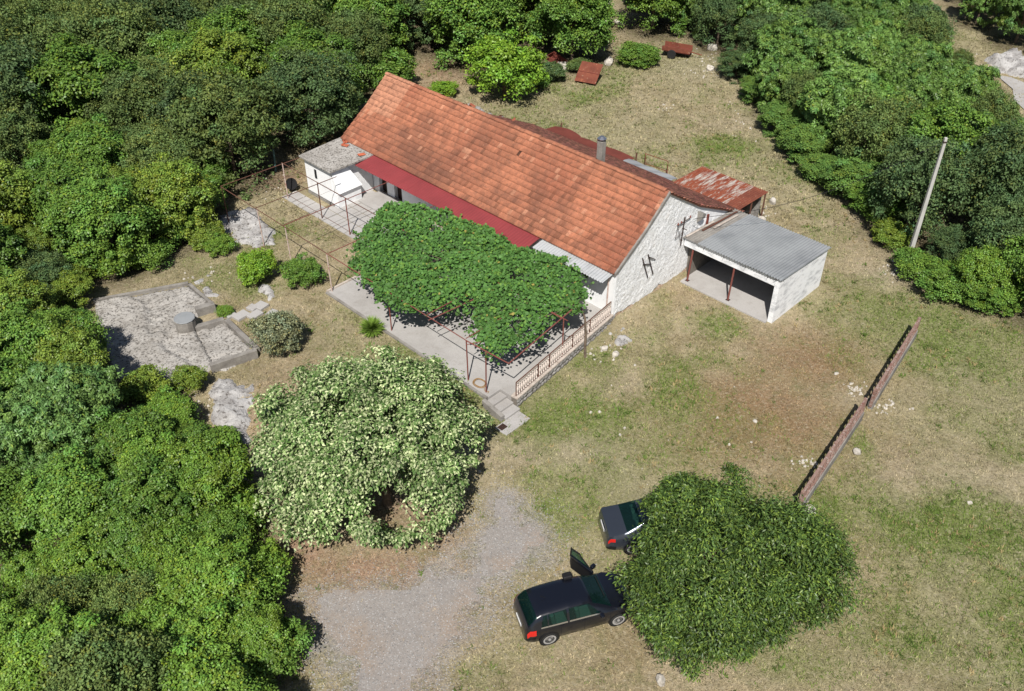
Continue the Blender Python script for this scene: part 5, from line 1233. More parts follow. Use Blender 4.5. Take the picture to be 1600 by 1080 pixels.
# ------------------------------------------------------------------ cistern with its catchment slab
CZ = .60
def prism_px(pxs, z0, z1, z=CZ): return MB().prism([tuple(at(*p, z)[:2]) for p in pxs][::-1], z0, z1)
ci = thing("cistern", "old concrete cistern catchment with sloping slab and parapets", "cistern", at(270, 520, 0))
OFF[ci.name] = Vector(ci.location)
def rough_slab(pxs, z_of, name, seed, step=.10, skirt=.5):
    poly = [tuple(at(*p, CZ)[:2]) for p in pxs]
    x0, x1 = min(p[0] for p in poly), max(p[0] for p in poly); y0, y1 = min(p[1] for p in poly), max(p[1] for p in poly)
    X, Y = np.meshgrid(np.arange(x0 - .2, x1 + .2, step), np.arange(y0 - .2, y1 + .2, step), indexing='ij')
    sd = poly_sd(X, Y, poly)
    cr = np.abs(fbm(X, Y, 1.7, seed, 4) - .5)
    Z = z_of(X, Y) + (fbm(X, Y, .5, seed + 4, 4) - .5) * .10 + (fbm(X, Y, .22, seed + 8, 3) - .5) * .05 - .07 * np.clip(1 - cr / .025, 0, 1)
    Z = np.where(sd > -.02, -.1, Z)
    i = np.arange(X.size).reshape(X.shape)
    me = np_mesh(name, np.stack([X - ci.location.x, Y - ci.location.y, Z], -1).reshape(-1, 3), np.stack([i[:-1, :-1], i[1:, :-1], i[1:, 1:], i[:-1, 1:]], -1).reshape(-1, 4))
    return link(name, me, M['concrete_old'], ci)
_a, _b = at(215, 480, CZ), at(290, 575, CZ)
def step_side(X, Y):      # the old slab is cracked along a line; its right half has sunk
    t = (X - _a.x) * (_b.y - _a.y) - (Y - _a.y) * (_b.x - _a.x); t = t / math.hypot(_b.x - _a.x, _b.y - _a.y)
    return sstep(t + (fbm(X, Y, 1.2, 6, 3) - .5) * 1.2, -.04, .04)
rough_slab([(147, 471), (295, 445), (336, 480), (300, 496), (303, 512), (322, 545), (335, 572), (290, 600), (187, 600), (152, 533)], lambda X, Y: CZ - .02 + .14 * step_side(X, Y) + .02 * (X + 17), "catchment_slab", 14)
rough_slab([(303, 514), (352, 501), (401, 550), (352, 578), (325, 574)], lambda X, Y: CZ - .10 + 0 * X, "basin_floor", 15)
def parapet(a, b, h, w, name="parapet", mt='concrete_grey', z=CZ):
    A_, B_ = at(*a, z), at(*b, z); d = (B_ - A_); L_ = d.length; m_ = MB()
    m_.box(((A_.x + B_.x) / 2, (A_.y + B_.y) / 2, (z + h) / 2 - .2), (L_ + w * .0, w, z + h + .4), math.atan2(d.y, d.x)); return m_.build(name, M[mt], ci, bevel=.015)
parapet((145, 469), (294, 442), .05, .16); parapet((296, 444), (335, 478), .05, .16); parapet((336, 480), (307, 489), .30, .34)
parapet((305, 513), (350, 500), .12, .28); parapet((354, 501), (403, 547), .10, .24); parapet((402, 553), (330, 577), .30, .26)
MB().tube(at(150, 530, CZ + .12), at(187, 600, CZ + .12), .022, 6).build("edge_pipe", M['dark_steel'], ci)
wl_ = thing("well_head", "round stone well head with a grey metal lid on the cistern", "well", at(292, 512, CZ))
C_ = at(292, 512, CZ); OFF[wl_.name] = Vector(C_)
MB().lathe([(.50, C_.z - .05), (.50, C_.z + .52), (.44, C_.z + .56), (.001, C_.z + .56)], (C_.x, C_.y, 0), 12).build("curb", M['concrete_grey'], wl_)
MB().lathe([(.50, C_.z + .565), (.52, C_.z + .60), (.49, C_.z + .63), (.001, C_.z + .65)], (C_.x, C_.y, 0), 12).build("lid", M['fibre'], wl_)
for k, (px, py, sx, sy) in enumerate(((360, 494, .45, .5), (377, 495, .55, .75), (399, 494, .5, .7), (408, 480, .6, .6), (395, 483, .5, .45), (425, 492, .4, .6))):
    p = gat(px, py); m_ = MB().box((0, 0, .0), (sx, sy, .16), -.72 + .05 * k)
    o = m_.build("stepping_slab", M['concrete'], bevel=.02); o.location = (p.x, p.y, p.z + .07)
    tag(o, "pale concrete stepping slab leading from the cistern to the lawn", "paving slab", "stepping slabs by the cistern")

# ------------------------------------------------------------------ rocks
def outcrop(name, label, poly_px, amp, seed, step=.14):
    c = gat(sum(p[0] for p in poly_px) / len(poly_px), sum(p[1] for p in poly_px) / len(poly_px))
    poly = [tuple(gat(*p)[:2]) for p in poly_px]
    x0, x1 = min(p[0] for p in poly) - .5, max(p[0] for p in poly) + .5; y0, y1 = min(p[1] for p in poly) - .5, max(p[1] for p in poly) + .5
    X, Y = np.meshgrid(np.arange(x0, x1, step), np.arange(y0, y1, step), indexing='ij')
    sd = poly_sd(X, Y, poly) + (fbm(X, Y, .9, seed) - .5) * 1.2
    ridg = np.abs(fbm(X, Y, 1.1, seed + 3, 4) - .5) * 2
    crev = np.clip(.16 - np.abs(fbm(X, Y, .8, seed + 33, 4) - .5), 0, .16) / .16
    Z = ground_z(X, Y) - .25 + sstep(-sd, -.3, .5) * (.30 + amp * (1 - ridg) * fbm(X, Y, 2.0, seed + 9) - .16 * crev ** 3) + (fbm(X, Y, .35, seed + 21, 3) - .5) * .26
    me = np_mesh(name, np.stack([X - c.x, Y - c.y, Z - c.z], -1).reshape(-1, 3), (lambda i: np.stack([i[:-1, :-1], i[1:, :-1], i[1:, 1:], i[:-1, 1:]], -1).reshape(-1, 4))(np.arange(X.size).reshape(X.shape)))
    o = link(name, me, M['limestone']); o.location = c
    return tag(o, label, "rock")
outcrop("rock_outcrop", "flat grey limestone outcrop under the far pergola corner", [(330, 335), (390, 322), (425, 352), (432, 385), (395, 392), (345, 365)], .35, 3)
outcrop("rock_outcrop", "broken grey limestone outcrop below the cistern basin", [(318, 610), (360, 585), (392, 600), (398, 640), (392, 690), (350, 700), (325, 660)], .7, 8)
outcrop("rock_outcrop", "small limestone patch between the two round shrubs", [(405, 448), (428, 440), (436, 458), (420, 472)], .3, 15)
outcrop("rock_outcrop", "weathered limestone patch by the cistern's upper parapet", [(300, 435), (322, 432), (345, 452), (342, 470), (318, 462)], .4, 19)
outcrop("rock_outcrop", "pale limestone boulder at the foot of the white gable corner", [(950, 520), (975, 512), (982, 530), (960, 540)], .45, 23, .08)
outcrop("rubble_heap", "pale rubble bank above the track at the top right", [(1540, 95), (1580, 80), (1625, 110), (1610, 125), (1560, 112)], 1.2, 31, .25)
rocks = [stone_mesh(40 + k, name="white_rock", sub=2, jag=.35) for k in range(4)]
for m_ in rocks: m_.materials.append(M['white_stone'])
ROCK = [(944, 546, .5, "white stone at the foot of the patio wall"), (962, 555, .55, "flat cream stone on the grass below the gable corner"), (1180, 659, .3, "small white stone on the brown patch of the yard"), (1306, 585, .32, "small pale stone on the bare yard below the garage"), (1338, 708, .55, "pale round stone beside the fence's right side"), (1265, 800, .7, "pale boulder at the lower end of the concrete fence"), (1515, 787, .3, "small white stone alone on the right-hand grass"), (1032, 1065, .6, "grey-white stone at the bottom edge below the tree"), (968, 40, 1.2, "grey boulder at the top of the clearing"), (946, 15, 1.4, "grey boulder in the wood's gap at the top edge"), (950, 100, 1.3, "pale boulder behind the rusty sheet"), (1110, 110, .9, "white stone among the scrap at the meadow's back"), (1245, 230, .8, "white stone at the meadow's right edge"), (1395, 345, .9, "grey stone in the grass left of the utility pole"), (1113, 78, 1.2, "grey boulder beside the red cart"), (1480, 60, 1.4, "grey stone on the bare strip at the top right"), (1207, 318, .8, "grey block by the rusty shed's corner"), (1190, 345, .7, "stone block behind the garage roof")]
for k, (px, py, s_, lb) in enumerate(ROCK):
    p = gat(px, py); o = bpy.data.objects.new("field_stone", rocks[k % 4]); COL.objects.link(o)
    o.location = (p.x, p.y, p.z + s_ * .14); s_ *= .82; o.scale = (s_, s_ * .8, s_ * .62); o.rotation_euler = (.1 * k, .15, k * 1.1); tag(o, lb, "stone")
small = [stone_mesh(60 + k, name="stone", sub=1, jag=.3) for k in range(3)]
for m_ in small: m_.materials.append(M['white_stone'])
# loose scatter of small pale stones, too many and small to tell apart
rgs = np.random.default_rng(12); vs, fs = [], []
mbs = MB()
for cx, cy, sx, sy, n in ((1115, 110, 60, 12, 60), (1085, 90, 40, 10, 30), (1040, 170, 15, 6, 14), (1160, 190, 40, 30, 26), (1335, 608, 14, 10, 40), (1380, 635, 25, 12, 30), (1260, 725, 16, 8, 26), (1260, 790, 8, 8, 14), (1400, 425, 25, 12, 36), (930, 550, 40, 15, 26), (1260, 240, 12, 15, 18), (900, 100, 30, 10, 30), (1180, 330, 20, 10, 26), (440, 300, 40, 25, 20), (800, 190, 50, 12, 0), (330, 430, 40, 15, 18), (1000, 700, 300, 120, 25), (300, 620, 60, 30, 40), (1560, 100, 40, 15, 60)):
    for _ in range(n):
        p = gat(cx + rgs.normal(0, sx * .6), cy + rgs.normal(0, sy * .6)); s_ = rgs.uniform(.03, .11)
        q_ = [Vector((rgs.uniform(.6, 1) * math.cos(a), rgs.uniform(.6, 1) * math.sin(a), 0)) for a in (0, 1.3, 2.5, 3.8, 5.0)]
        mbs.add([p + v * s_ for v in q_] + [p + v * s_ * .6 + Vector((0, 0, s_ * rgs.uniform(.4, .8))) for v in q_], [(5, 6, 7, 8, 9)] + [(i, (i + 1) % 5, 5 + (i + 1) % 5, 5 + i) for i in range(5)])
tag(mbs.build("loose_stones", M['white_stone']), "loose pale stones strewn over the yard and meadow", "stones", kind='stuff')
# ruined back wall top with stones and broken tiles
ru = thing_h("ruined_wall", "tumbled stone wall with broken tiles behind the roof ridge", "wall", (-17.3, 8.6, 0))
MB().bb(-19.6, -14.9, 8.25, 8.8, -.1, 2.9).build("core", M['mortar'], ru)
for k in range(46):
    o = bpy.data.objects.new("stone", wall_stones[k % 5] if k % 3 else tile_me); COL.objects.link(o); o.parent = ru
    s_ = rg.uniform(.25, .5) if k % 3 else 1.0
    o.location = Vector((rg.uniform(-19.6, -14.9), rg.uniform(8.2, 8.9), 2.95 + rg.uniform(0, .25))) - OFF[ru.name]; o.scale = (s_, s_ * .8, s_ * .6) if k % 3 else (1.2, 1, 1)
    o.rotation_euler = (rg.normal(0, .3), rg.normal(0, .3), rg.uniform(0, 6)); o.color = (*S(150, 86, 66), 1)
    if k % 3 == 0: o.name = "broken_tile"

# ------------------------------------------------------------------ fence, pole, cable, scrap
def fence_run(name, label, pa, pb, n):
    A_, B_ = gat(*pa), gat(*pb); d = B_ - A_; ang = math.atan2(d.y, d.x); L_ = math.hypot(d.x, d.y); dz = d.z / L_
    o = thing(name, label, "fence", A_, ang, "precast fence runs right of the yard")
    m_ = MB(); m_.bb(0, L_, -.12, .12, -.25, .45); f = m_.build("footing", M['concrete_grey'], o, bevel=.01)
    for k in range(n + 1):
        x = L_ * k / n
        MB().bb(x - .06, x + .06, -.07, .07, .2, 1.20).build("post", M['brick_red'], o, bevel=.01)
    for k in range(n):
        x0, x1 = L_ * k / n + .07, L_ * (k + 1) / n - .07
        MB().bb(x0, x1, -.06, .06, 1.08, 1.15).build("top_rail", M['brick_red'], o, bevel=.008)
        MB().bb(x0, x1, -.07, .07, .46, .54).build("bottom_rail", M['brick_red'], o)
        q = max(3, int((x1 - x0) / .19))
        for j in range(q):
            b = bpy.data.objects.new("slat", fs_me); COL.objects.link(b); b.parent = o
            b.location = (x0 + (j + .5) * (x1 - x0) / q, 0, .54); b.rotation_euler = (0, .35 if j % 2 else -.35, 0)
    return o
fs_me = MB().bb(-.026, .026, -.025, .025, 0, .62).mesh("slat"); fs_me.materials.append(M['brick_red'])
fence_run("precast_fence", "reddish precast concrete fence run nearer the dark tree", (1246, 800), (1343, 655), 4)
fence_run("precast_fence", "reddish precast concrete fence run farther up the slope", (1358, 640), (1427, 527), 4)
up = gat(1418, 408)
po = thing("utility_pole", "leaning-looking pale concrete utility pole at the right wood's edge", "utility pole", up)
MB().hexa([(-.12, -.12, -.5), (.12, -.12, -.5), (.12, .12, -.5), (-.12, .12, -.5)], [(-.07, -.07, 7.45), (.07, -.07, 7.45), (.07, .07, 7.45), (-.07, .07, 7.45)]).build("shaft", M['pole'], po, bevel=.015)
MB().bb(-.09, .09, -.09, .09, 7.18, 7.26).build("collar", M['dark_steel'], po)
a = Vector((*HW(.35, 5.93), 3.78)); b = Vector((up.x, up.y, up.z + 7.25))
pts = [a + (b - a) * (i / 24) + Vector((0, 0, -.9 * math.sin(math.pi * i / 24))) for i in range(25)]
cb = MB().path(pts, .012, 5).build("power_cable", M['cable']); tag(cb, "thin black power cable from the gable bracket towards the pole", "cable")
gp = gat(431, 268)
o = MB().tube((0, 0, -.3), (.06, .05, 1.5), .06, 8).build("garden_post", M['blue_post']); o.location = gp; tag(o, "blue-green post among the bushes left of the annex", "post")
ds = gat(457, 300)
do = thing("satellite_dish", "black round dish standing beside the pergola's inner corner", "dish", ds)
mt = (Matrix.Rotation(math.radians(62), 3, 'X')) ; mt = Matrix.Rotation(.5, 3, 'Z') @ mt
MB().lathe([(.001, -.05), (.22, -.03), (.36, .03), (.37, .04), (.36, .05), (.22, 0), (.001, -.02)], (0, 0, .55), 18, mt).build("bowl", M['dark'], do)
MB().tube((0, .05, -.1), (0, .05, .5), .025, 6).build("stand", M['dark_steel'], do)
# dumped sheets, cart, stone trough behind the meadow
o = thing("rusty_sheet", "large rusty square steel sheet leaning at the meadow's back", "metal sheet", gat(920, 132))
mtx = Matrix.Rotation(-.45, 3, 'Z') @ Matrix.Rotation(.62, 3, 'X')
sh_ = MB().box((0, .55, .72), (1.75, 1.8, .03), m=mtx).build("panel", M['rust'], o)
MB().box((0, .53, .74), (1.72, .06, .035), m=mtx).build("rib", M['red_brown'], o)
o = thing("rusty_bin", "red-brown open metal box lying by the dark bushes", "metal box", gat(868, 104))
mtx = Matrix.Rotation(-.6, 3, 'Z') @ Matrix.Rotation(.35, 3, 'Y')
for nm, c_, d_ in (("floor", (0, 0, .35), (1.5, .9, .04)), ("side", (0, .45, .55), (1.5, .04, .45)), ("side", (0, -.45, .5), (1.5, .04, .35)), ("end", (-.75, 0, .55), (.04, .9, .45))):
    MB().box(tuple(mtx @ Vector(c_)), d_, m=mtx).build(nm, M['red_brown'], o)
o = thing("stone_trough", "pale stone trough full of rubble beside the rusty sheet", "trough", gat(890, 108))
for c_, d_ in (((0, -.3, .2), (1.9, .12, .5)), ((0, .3, .2), (1.9, .12, .5)), ((-.9, 0, .2), (.1, .48, .5)), ((.9, 0, .2), (.1, .48, .5))):
    MB().box(c_, d_).build("side", M['white_stone'], o)
for k in range(6):
    q_ = bpy.data.objects.new("rubble", small[k % 3]); COL.objects.link(q_); q_.parent = o; q_.location = (-.7 + .28 * k, 0, .3); q_.scale = (.4, .45, .4)
ct = thing("farm_cart", "rusty red two-wheeled farm cart at the back of the meadow", "cart", gat(1056, 88), -.35)
MB().hexa([(-1.1, -.55, .55), (1.2, -.55, .45), (1.2, .55, .45), (-1.1, .55, .55)], [(-1.1, -.55, .62), (1.2, -.55, .52), (1.2, .55, .52), (-1.1, .55, .62)]).build("bed", M['red_brown'], ct)
for y in (-.57, .57): MB().hexa([(-1.1, y - .02, .62), (1.2, y - .02, .52), (1.2, y + .02, .52), (-1.1, y + .02, .62)], [(-1.1, y - .02, .95), (1.2, y - .02, .85), (1.2, y + .02, .85), (-1.1, y + .02, .95)]).build("side_board", M['rust'], ct)
rot = Matrix.Rotation(math.pi / 2, 3, 'X')
for y in (-.68, .68):
    w_ = MB().lathe([(.20, -.07), (.33, -.08), (.36, -.04), (.36, .04), (.33, .08), (.20, .07)], (-.25, y, .36), 16, rot).build("wheel", M['tyre'], ct)
    MB().lathe([(.001, -.05), (.19, -.05), (.19, .05), (.001, .05)], (-.25, y, .36), 12, rot).build("hub", M['white_stone'], w_)
MB().tube((1.2, 0, .5), (2.1, 0, .35), .04, 6).build("drawbar", M['rust'], ct)
# pale track at the top right, with its own sheet
tr = [gat(*p) for p in ((1556, 118), (1580, 122), (1600, 130), (1650, 170), (1650, 210), (1600, 172), (1584, 158), (1582, 140))]
m_ = MB(); m_.add([(p.x, p.y, gz(p.x, p.y) + .06) for p in tr], [tuple(range(len(tr)))]); tag(m_.build("concrete_track", M['concrete']), "pale concrete track at the top right corner", kind='structure')

# ------------------------------------------------------------------ cars
def interp(tab, x):
    if x <= tab[0][0]: return tab[0][1]
    for (a, va), (b, vb) in zip(tab, tab[1:]):
        if x <= b:
            return va + (vb - va) * (x - a) / (b - a)
    return tab[-1][1]
def make_car(name, label, paint, spec_, base, ang, open_door=False):
    zt, wd_, zb, wr = spec_['zt'], spec_['w'], spec_['zb'], spec_['wr']
    o = thing(name, label, "car", base, ang)
    x0, x1 = zt[0][0], zt[-1][0]
    def sect(x):
        """half section, from the sill up to the centre line"""
        w, t, b, r = interp(wd_, x), interp(zt, x), interp(zb, x), interp(wr, x)
        b = min(b, t - .02); r = min(r, w - .03)
        lo = .20 + max(0, (abs(x - (x0 + x1) / 2) - (x1 - x0) * .36)) * .12
        up_ = t - b
        return [(w * .90, lo), (w * .985, lo + .10), (w, b * .52 + .05), (w * .995, b * .80), (w * .965, b - .015), (w * .955, b + .0), (r + (w * .955 - r) * .5, b + up_ * .50), (r + .015, b + up_ * .86), (r - .05, b + up_ * .965), (r * .55, t - .004), (0.0, t)]
    def surf(x, u, side, off=0.0):
        s_ = sect(x); i = min(int(u), len(s_) - 2); f = u - i
        y = s_[i][0] + (s_[i + 1][0] - s_[i][0]) * f; z = s_[i][1] + (s_[i + 1][1] - s_[i][1]) * f
        if off:
            e = 1e-3
            P0 = Vector((x, y, z)); s2 = sect(x + .02)
            P1 = Vector((x + .02, s2[i][0] + (s2[i + 1][0] - s2[i][0]) * f, s2[i][1] + (s2[i + 1][1] - s2[i][1]) * f))
            dv = Vector((0, s_[i + 1][0] - s_[i][0], s_[i + 1][1] - s_[i][1])); nr = dv.cross(P1 - P0)
            nr = nr.normalized() if nr.length > 1e-9 else Vector((0, 0, 1))
            if nr.y < -.2 or (abs(nr.y) <= .2 and nr.z < 0): nr = -nr
            P0 += nr * off; y, z, x = P0.y, P0.z, P0.x
        return (x, y * side, z)
    xs_ = sorted(set(np.round(np.concatenate([np.linspace(x0, x1, 60), [a for a, _ in zt]]), 3)))
    nS = 11; P = []
    for x in xs_:
        row = [surf(x, min(k, nS - 1.0001), 1) for k in range(nS)]
        P.append([(a, -b, c) for a, b, c in row] + row[::-1][1:])
    mb = MB().grid(P)
    n = 2 * nS - 1
    g = spec_['glass']; keepf = []
    for i in range(len(xs_) - 1):              # window openings are left out of the shell
        a_, b_ = xs_[i], xs_[i + 1]
        for j in range(n - 1):
            bnd = j if j < nS - 1 else 2 * (nS - 1) - 1 - j
            cut = False
            if bnd in (5, 6):
                for xa, xb, sl in g['side']:
                    f_ = .3 if bnd == 5 else .85
                    if a_ > xa + max(sl[0] * f_, 0) - .01 and b_ < xb + min(sl[1] * f_, 0) + .03: cut = True
            if bnd >= 8 and ((a_ > g['front'][0] and b_ < g['front'][1] + .01) or (a_ > g['rear'][0] and b_ < g['rear'][1])): cut = True
            if not cut: keepf.append(mb.f[i * (n - 1) + j])
    mb.f = keepf
    mb.f.append(tuple(range(n))); mb.f.append(tuple((len(xs_) - 1) * n + k for k in range(n)))
    for i in range(len(xs_) - 1): mb.f.append((i * n, (i + 1) * n, (i + 1) * n + n - 1, i * n + n - 1))
    body = mb.build("body", paint, o, smooth=True)
    md = body.modifiers.new("edge", 'EDGE_SPLIT'); md.split_angle = math.radians(38)
    def pane(nm, xa, xb, ua, ub, side, mt, nx=6, nu=4, off=.006, slant=(0, 0)):
        P = []
        for i in range(nx + 1):
            row = []
            for j in range(nu + 1):
                u = ua + (ub - ua) * j / nu; fx = j / nu
                xx = (xa + slant[0] * fx) + ((xb + slant[1] * fx) - (xa + slant[0] * fx)) * i / nx
                row.append(surf(xx, u, side, off))
            P.append(row)
        return MB().grid(P).build(nm, mt, o, smooth=True)
    def wide_pane(nm, xa, xb, u0, mt, off=.006):
        P = []
        for i in range(7):
            x = xa + (xb - xa) * i / 6; row = []
            for k in range(9): row.append(surf(x, u0 + (9.999 - u0) * k / 8, 1, off))
            P.append([(a, -b, c) for a, b, c in row] + row[::-1][1:])
        return MB().grid(P).build(nm, mt, o, smooth=True)
    g = spec_['glass']
    wide_pane("windscreen", *g['front'], 7.35, M['glass']); wide_pane("rear_window", *g['rear'], 7.35, M['glass'])
    for sd_ in (1, -1):
        for (xa, xb, sl) in g['side']:
            if open_door and sd_ == 1 and xb > .4: continue
            pane("side_window", xa, xb, 5.25, 7.1, sd_, M['glass'], slant=sl)
            pane("window_trim", xa - .01, xb + .02, 5.03, 5.22, sd_, M['chrome'], nu=1, off=.007)
        (ax_, bx_, ua, ub) = g['tail']
        pane("tail_light", ax_, bx_, ua, ub, sd_, M['tail'], off=.012)
        pane("headlight", x1 - .42, x1 - .12, 3.4, 4.6, sd_, M['lamp_clear'], off=.01)
        pane("sill", -1.0, 1.0, .0, .9, sd_, M['trim'], off=.006)
        pane("rear_bumper", x0 + .02, x0 + .34, .1, 2.0, sd_, M['trim'] if name == 'parked_sedan' else paint, off=.012)
        if not (open_door and sd_ == 1):
            m_ = MB().box((.62, sd_ * (interp(wd_, .6) + .10), interp(zb, .6) + .07), (.14, .2, .13)).build("mirror", paint, o, bevel=.03)
        if name != 'parked_sedan' or True:
            for hx in (.05, -.80): pane("door_handle", hx - .10, hx + .08, 3.55, 3.75, sd_, paint, nx=1, nu=1, off=.03)
        for xl in (.98, .02, -.85):
            pane("door_gap", xl, xl + .012, 1.2, 4.9, sd_, M['dark'], nx=1, nu=8, off=.003)
    # plate, badge strip, wiper
    bx = x0 - .012
    MB().box((bx, 0, spec_['plate']), (.02, .52, .11)).build("number_plate", M['plate'], o)
    MB().box((g['front'][1] - .10, .15, interp(zt, g['front'][1] - .1) + .03), (.03, .9, .02)).build("wiper", M['trim'], o)
    if spec_.get('aerial'): MB().tube((-1.15, 0, interp(zt, -1.15)), (-1.35, 0, interp(zt, -1.3) + .2), .01, 5).build("aerial", M['trim'], o)
    rot = Matrix.Rotation(math.pi / 2, 3, 'X')
    for wx in spec_['axles']:
        for sd_ in (1, -1):
            y = sd_ * (interp(wd_, wx) - .085)
            MB().lathe([(.001, -.105), (.375, -.105), (.375, .094), (.001, .094)], (wx, y, .335), 20, rot).build("wheel_arch", M['trim'], o)
            w_ = MB().lathe([(.20, -.10), (.29, -.105), (.315, -.07), (.315, .07), (.29, .105), (.20, .10)], (wx, y + sd_ * .012, .315), 22, rot).build("wheel", M['tyre'], o)
            yo_ = y + sd_ * .100
            MB().lathe([(.001, -.01), (.215, -.012), (.215, .006), (.001, .006)], (wx, yo_ - sd_ * .012, .315), 20, rot).build("rim_dish", M['trim'], w_)
            rm = MB(); rm.lathe([(.175, -.012), (.235, -.016), (.235, .014), (.175, .012)], (wx, yo_, .315), 20, rot)
            for k in range(5):
                a = 2 * math.pi * k / 5 + .3
                rm.box((wx + .10 * math.cos(a), yo_, .315 + .10 * math.sin(a)), (.22, .022, .07), m=Matrix.Rotation(-a, 3, 'Y'))
            rm.lathe([(.001, -.02), (.05, -.02), (.05, .02), (.001, .02)], (wx, yo_, .315), 10, rot)
            rm.build("rim", M['rim'], w_)
    MB().bb(-1.55, 1.05, -.72, .72, .30, .36).build("cabin_floor", M['trim'], o)
    MB().box((.92, 0, .80), (.34, 1.36, .22)).build("dashboard", M['trim'], o, bevel=.04)
    # seats seen through the glass
    for sx, sy in ((.15, -.36), (.15, .36), (-.75, -.36), (-.75, .36)):
        mm = MB(); mm.box((sx, sy, .55), (.5, .48, .14)); mm.box((sx - .28, sy, .85), (.14, .46, .6), m=Matrix.Rotation(-.2, 3, 'Y')); mm.box((sx - .36, sy, 1.20), (.1, .24, .16)); mm.build("seat", M['seat'], o, bevel=.03)
    return o, surf
GOLF = dict(zt=[(-2.10, .60), (-2.08, .78), (-2.00, .98), (-1.72, 1.33), (-1.52, 1.41), (-1.2, 1.445), (-.5, 1.475), (.0, 1.455), (.30, 1.41), (.62, 1.24), (1.10, .985), (1.25, .95), (1.75, .86), (1.98, .74), (2.07, .60), (2.10, .48)],
            w=[(-2.10, .66), (-2.05, .77), (-1.85, .85), (-1.3, .885), (0, .89), (1.2, .885), (1.7, .85), (1.95, .74), (2.10, .58)],
            zb=[(-2.1, .60), (-1.95, .90), (-1.4, .95), (0, .92), (1.1, .90), (1.7, .80), (2.0, .66), (2.1, .45)],
            wr=[(-2.1, .58), (-1.9, .66), (-1.5, .62), (-.5, .62), (.3, .60), (.7, .64), (1.1, .74), (1.3, .80), (2.1, .5)],
            glass=dict(front=(.38, 1.06), rear=(-1.96, -1.66), side=[(-1.55, -1.32, (.12, .02)), (-1.28, -.62, (.02, .0)), (-.52, .62, (.0, -.42))], tail=(-2.04, -1.74, 2.7, 4.8)), axles=(-1.27, 1.31), plate=.62, aerial=True)
PASS = dict(zt=[(-2.32, .60), (-2.30, .82), (-2.24, .98), (-1.75, 1.05), (-1.55, 1.10), (-.90, 1.38), (-.5, 1.44), (.1, 1.44), (.42, 1.38), (1.20, .98), (1.4, .95), (2.0, .84), (2.25, .68), (2.32, .5)],
            w=[(-2.32, .66), (-2.26, .78), (-2.0, .86), (-1.3, .895), (0, .90), (1.3, .89), (1.9, .84), (2.2, .72), (2.32, .58)],
            zb=[(-2.32, .58), (-2.2, .88), (-1.4, .94), (0, .92), (1.1, .90), (1.9, .78), (2.32, .45)],
            wr=[(-2.32, .60), (-2.2, .74), (-1.6, .72), (-.9, .61), (.3, .60), (1.2, .74), (1.4, .80), (2.32, .5)],
            glass=dict(front=(.50, 1.16), rear=(-1.56, -.96), side=[(-1.05, -.55, (.12, .0)), (-.48, .70, (.0, -.42))], tail=(-2.27, -2.02, 3.2, 4.7)), axles=(-1.32, 1.40), plate=.80)
r_, f_ = Vector((1.27, 18.96, 0)), Vector((3.76, 19.75, 0))
hd = math.atan2(f_.y - r_.y, f_.x - r_.x); lft = Vector((-math.sin(hd), math.cos(hd), 0)); mid = (r_ + f_) / 2 + lft * .83 - Vector((math.cos(hd), math.sin(hd), 0)) * .02
car1, surf1 = make_car("parked_hatchback", "black five-door hatchback with its far front door open", M['car_black'], GOLF, (mid.x, mid.y, gz(mid.x, mid.y) + .01), hd, True)
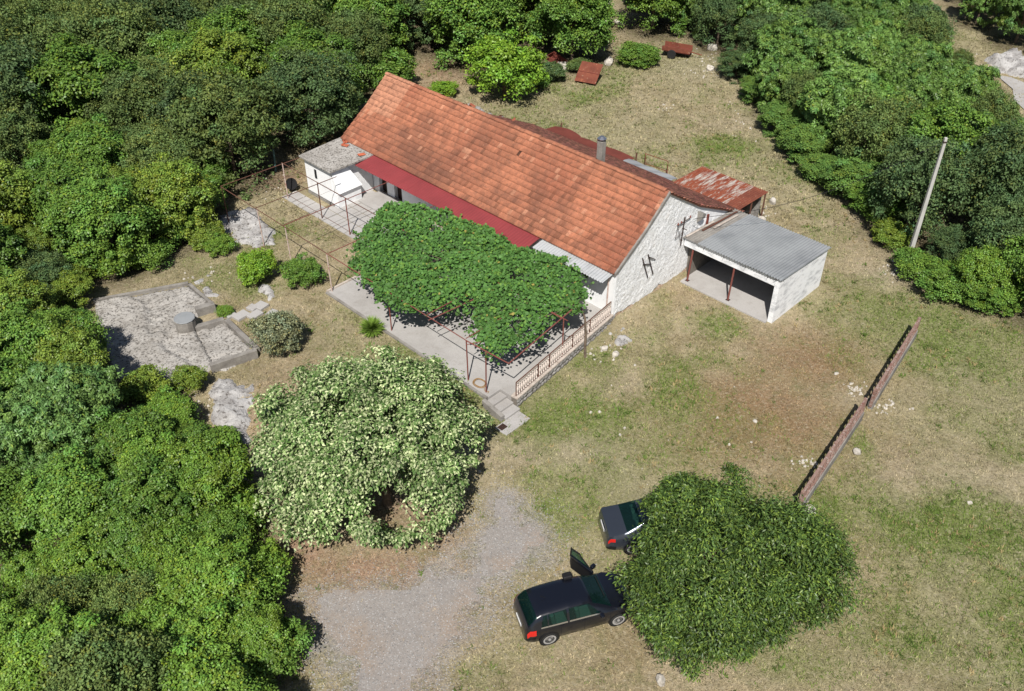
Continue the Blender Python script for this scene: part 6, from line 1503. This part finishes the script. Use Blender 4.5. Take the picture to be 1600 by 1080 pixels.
# open front door, hinged at the front pillar
dr = bpy.data.objects.new("open_door", None)
hx_, hy_ = .98, .90
ca_, sa_ = math.cos(math.radians(62)), math.sin(math.radians(62))
def dpt(s, t, z):     # s metres back from the hinge, t outward thickness
    return (hx_ - s * ca_ + t * sa_, hy_ + s * sa_ + t * ca_, z)
mb = MB()
prof_ = [(0, .28), (1.02, .28), (1.08, .60), (1.06, .95), (0, .92)]
n = len(prof_)
mb.add([dpt(s, 0, z) for s, z in prof_] + [dpt(s, .09, z) for s, z in prof_], [tuple(range(n)), tuple(range(2 * n - 1, n - 1, -1))] + [(k, n + k, n + (k + 1) % n, (k + 1) % n) for k in range(n)])
door = mb.build("open_door", M['car_black'], car1, bevel=.015)
mb = MB()
for a, b in (((0.02, .92), (.62, 1.38)), ((.62, 1.38), (1.05, 1.40)), ((1.05, 1.40), (1.06, .95))):
    mb.tube(dpt(a[0], .03, a[1]), dpt(b[0], .0, b[1]), .022, 6)
mb.build("window_frame", M['trim'], door)
MB().add([dpt(.10, .03, .95), dpt(1.03, .03, .95), dpt(1.02, .0, 1.38), dpt(.63, .0, 1.37)], [(0, 1, 2, 3)]).build("pane", M['glass'], door)
MB().box(dpt(.12, .18, 1.0), (.2, .14, .14), math.radians(28)).build("mirror", M['car_black'], door, bevel=.03)
MB().add([dpt(.1, -.012, .36), dpt(.98, -.012, .36), dpt(1.0, -.012, .86), dpt(.1, -.012, .84)], [(0, 1, 2, 3)]).build("inner_panel", M['trim'], door)
MB().box((.42, .02, 1.0), (.3, .5, .5), m=Matrix.Rotation(-.2, 3, 'Y')).build("seat_cover", M['seat_white'], car1, bevel=.04) if False else None
p = surf1(-.05, 8.6, 1, .05)
bg = thing("black_bag", "small black bag lying on the hatchback's far roof edge", "bag", (0, 0, 0))
bg.location = Vector((mid.x, mid.y, gz(mid.x, mid.y) + .01)) + Matrix.Rotation(hd, 3, 'Z') @ Vector((-.12, .60, 1.42)); bg.rotation_euler = (0, 0, hd)
MB().box((0, 0, .09), (.34, .26, .16)).build("bag_body", M['trim'], bg, bevel=.05); MB().box((.05, 0, .185), (.16, .04, .02)).build("handle", M['dark'], bg)
s_ = Vector((4.62, 22.95, 0)); h2 = math.radians(9); l2 = Vector((-math.sin(h2), math.cos(h2), 0)); m2 = s_ + Vector((math.cos(h2), math.sin(h2), 0)) * 1.3 + l2 * .84
make_car("parked_sedan", "dark grey saloon car half hidden under the dark green tree", M['car_grey'], PASS, (m2.x, m2.y, gz(m2.x, m2.y) + .01), h2)
for o in list(bpy.data.objects):
    if o.name.startswith("open_door") and o.type == 'EMPTY': bpy.data.objects.remove(o)
bpy.context.view_layer.update()
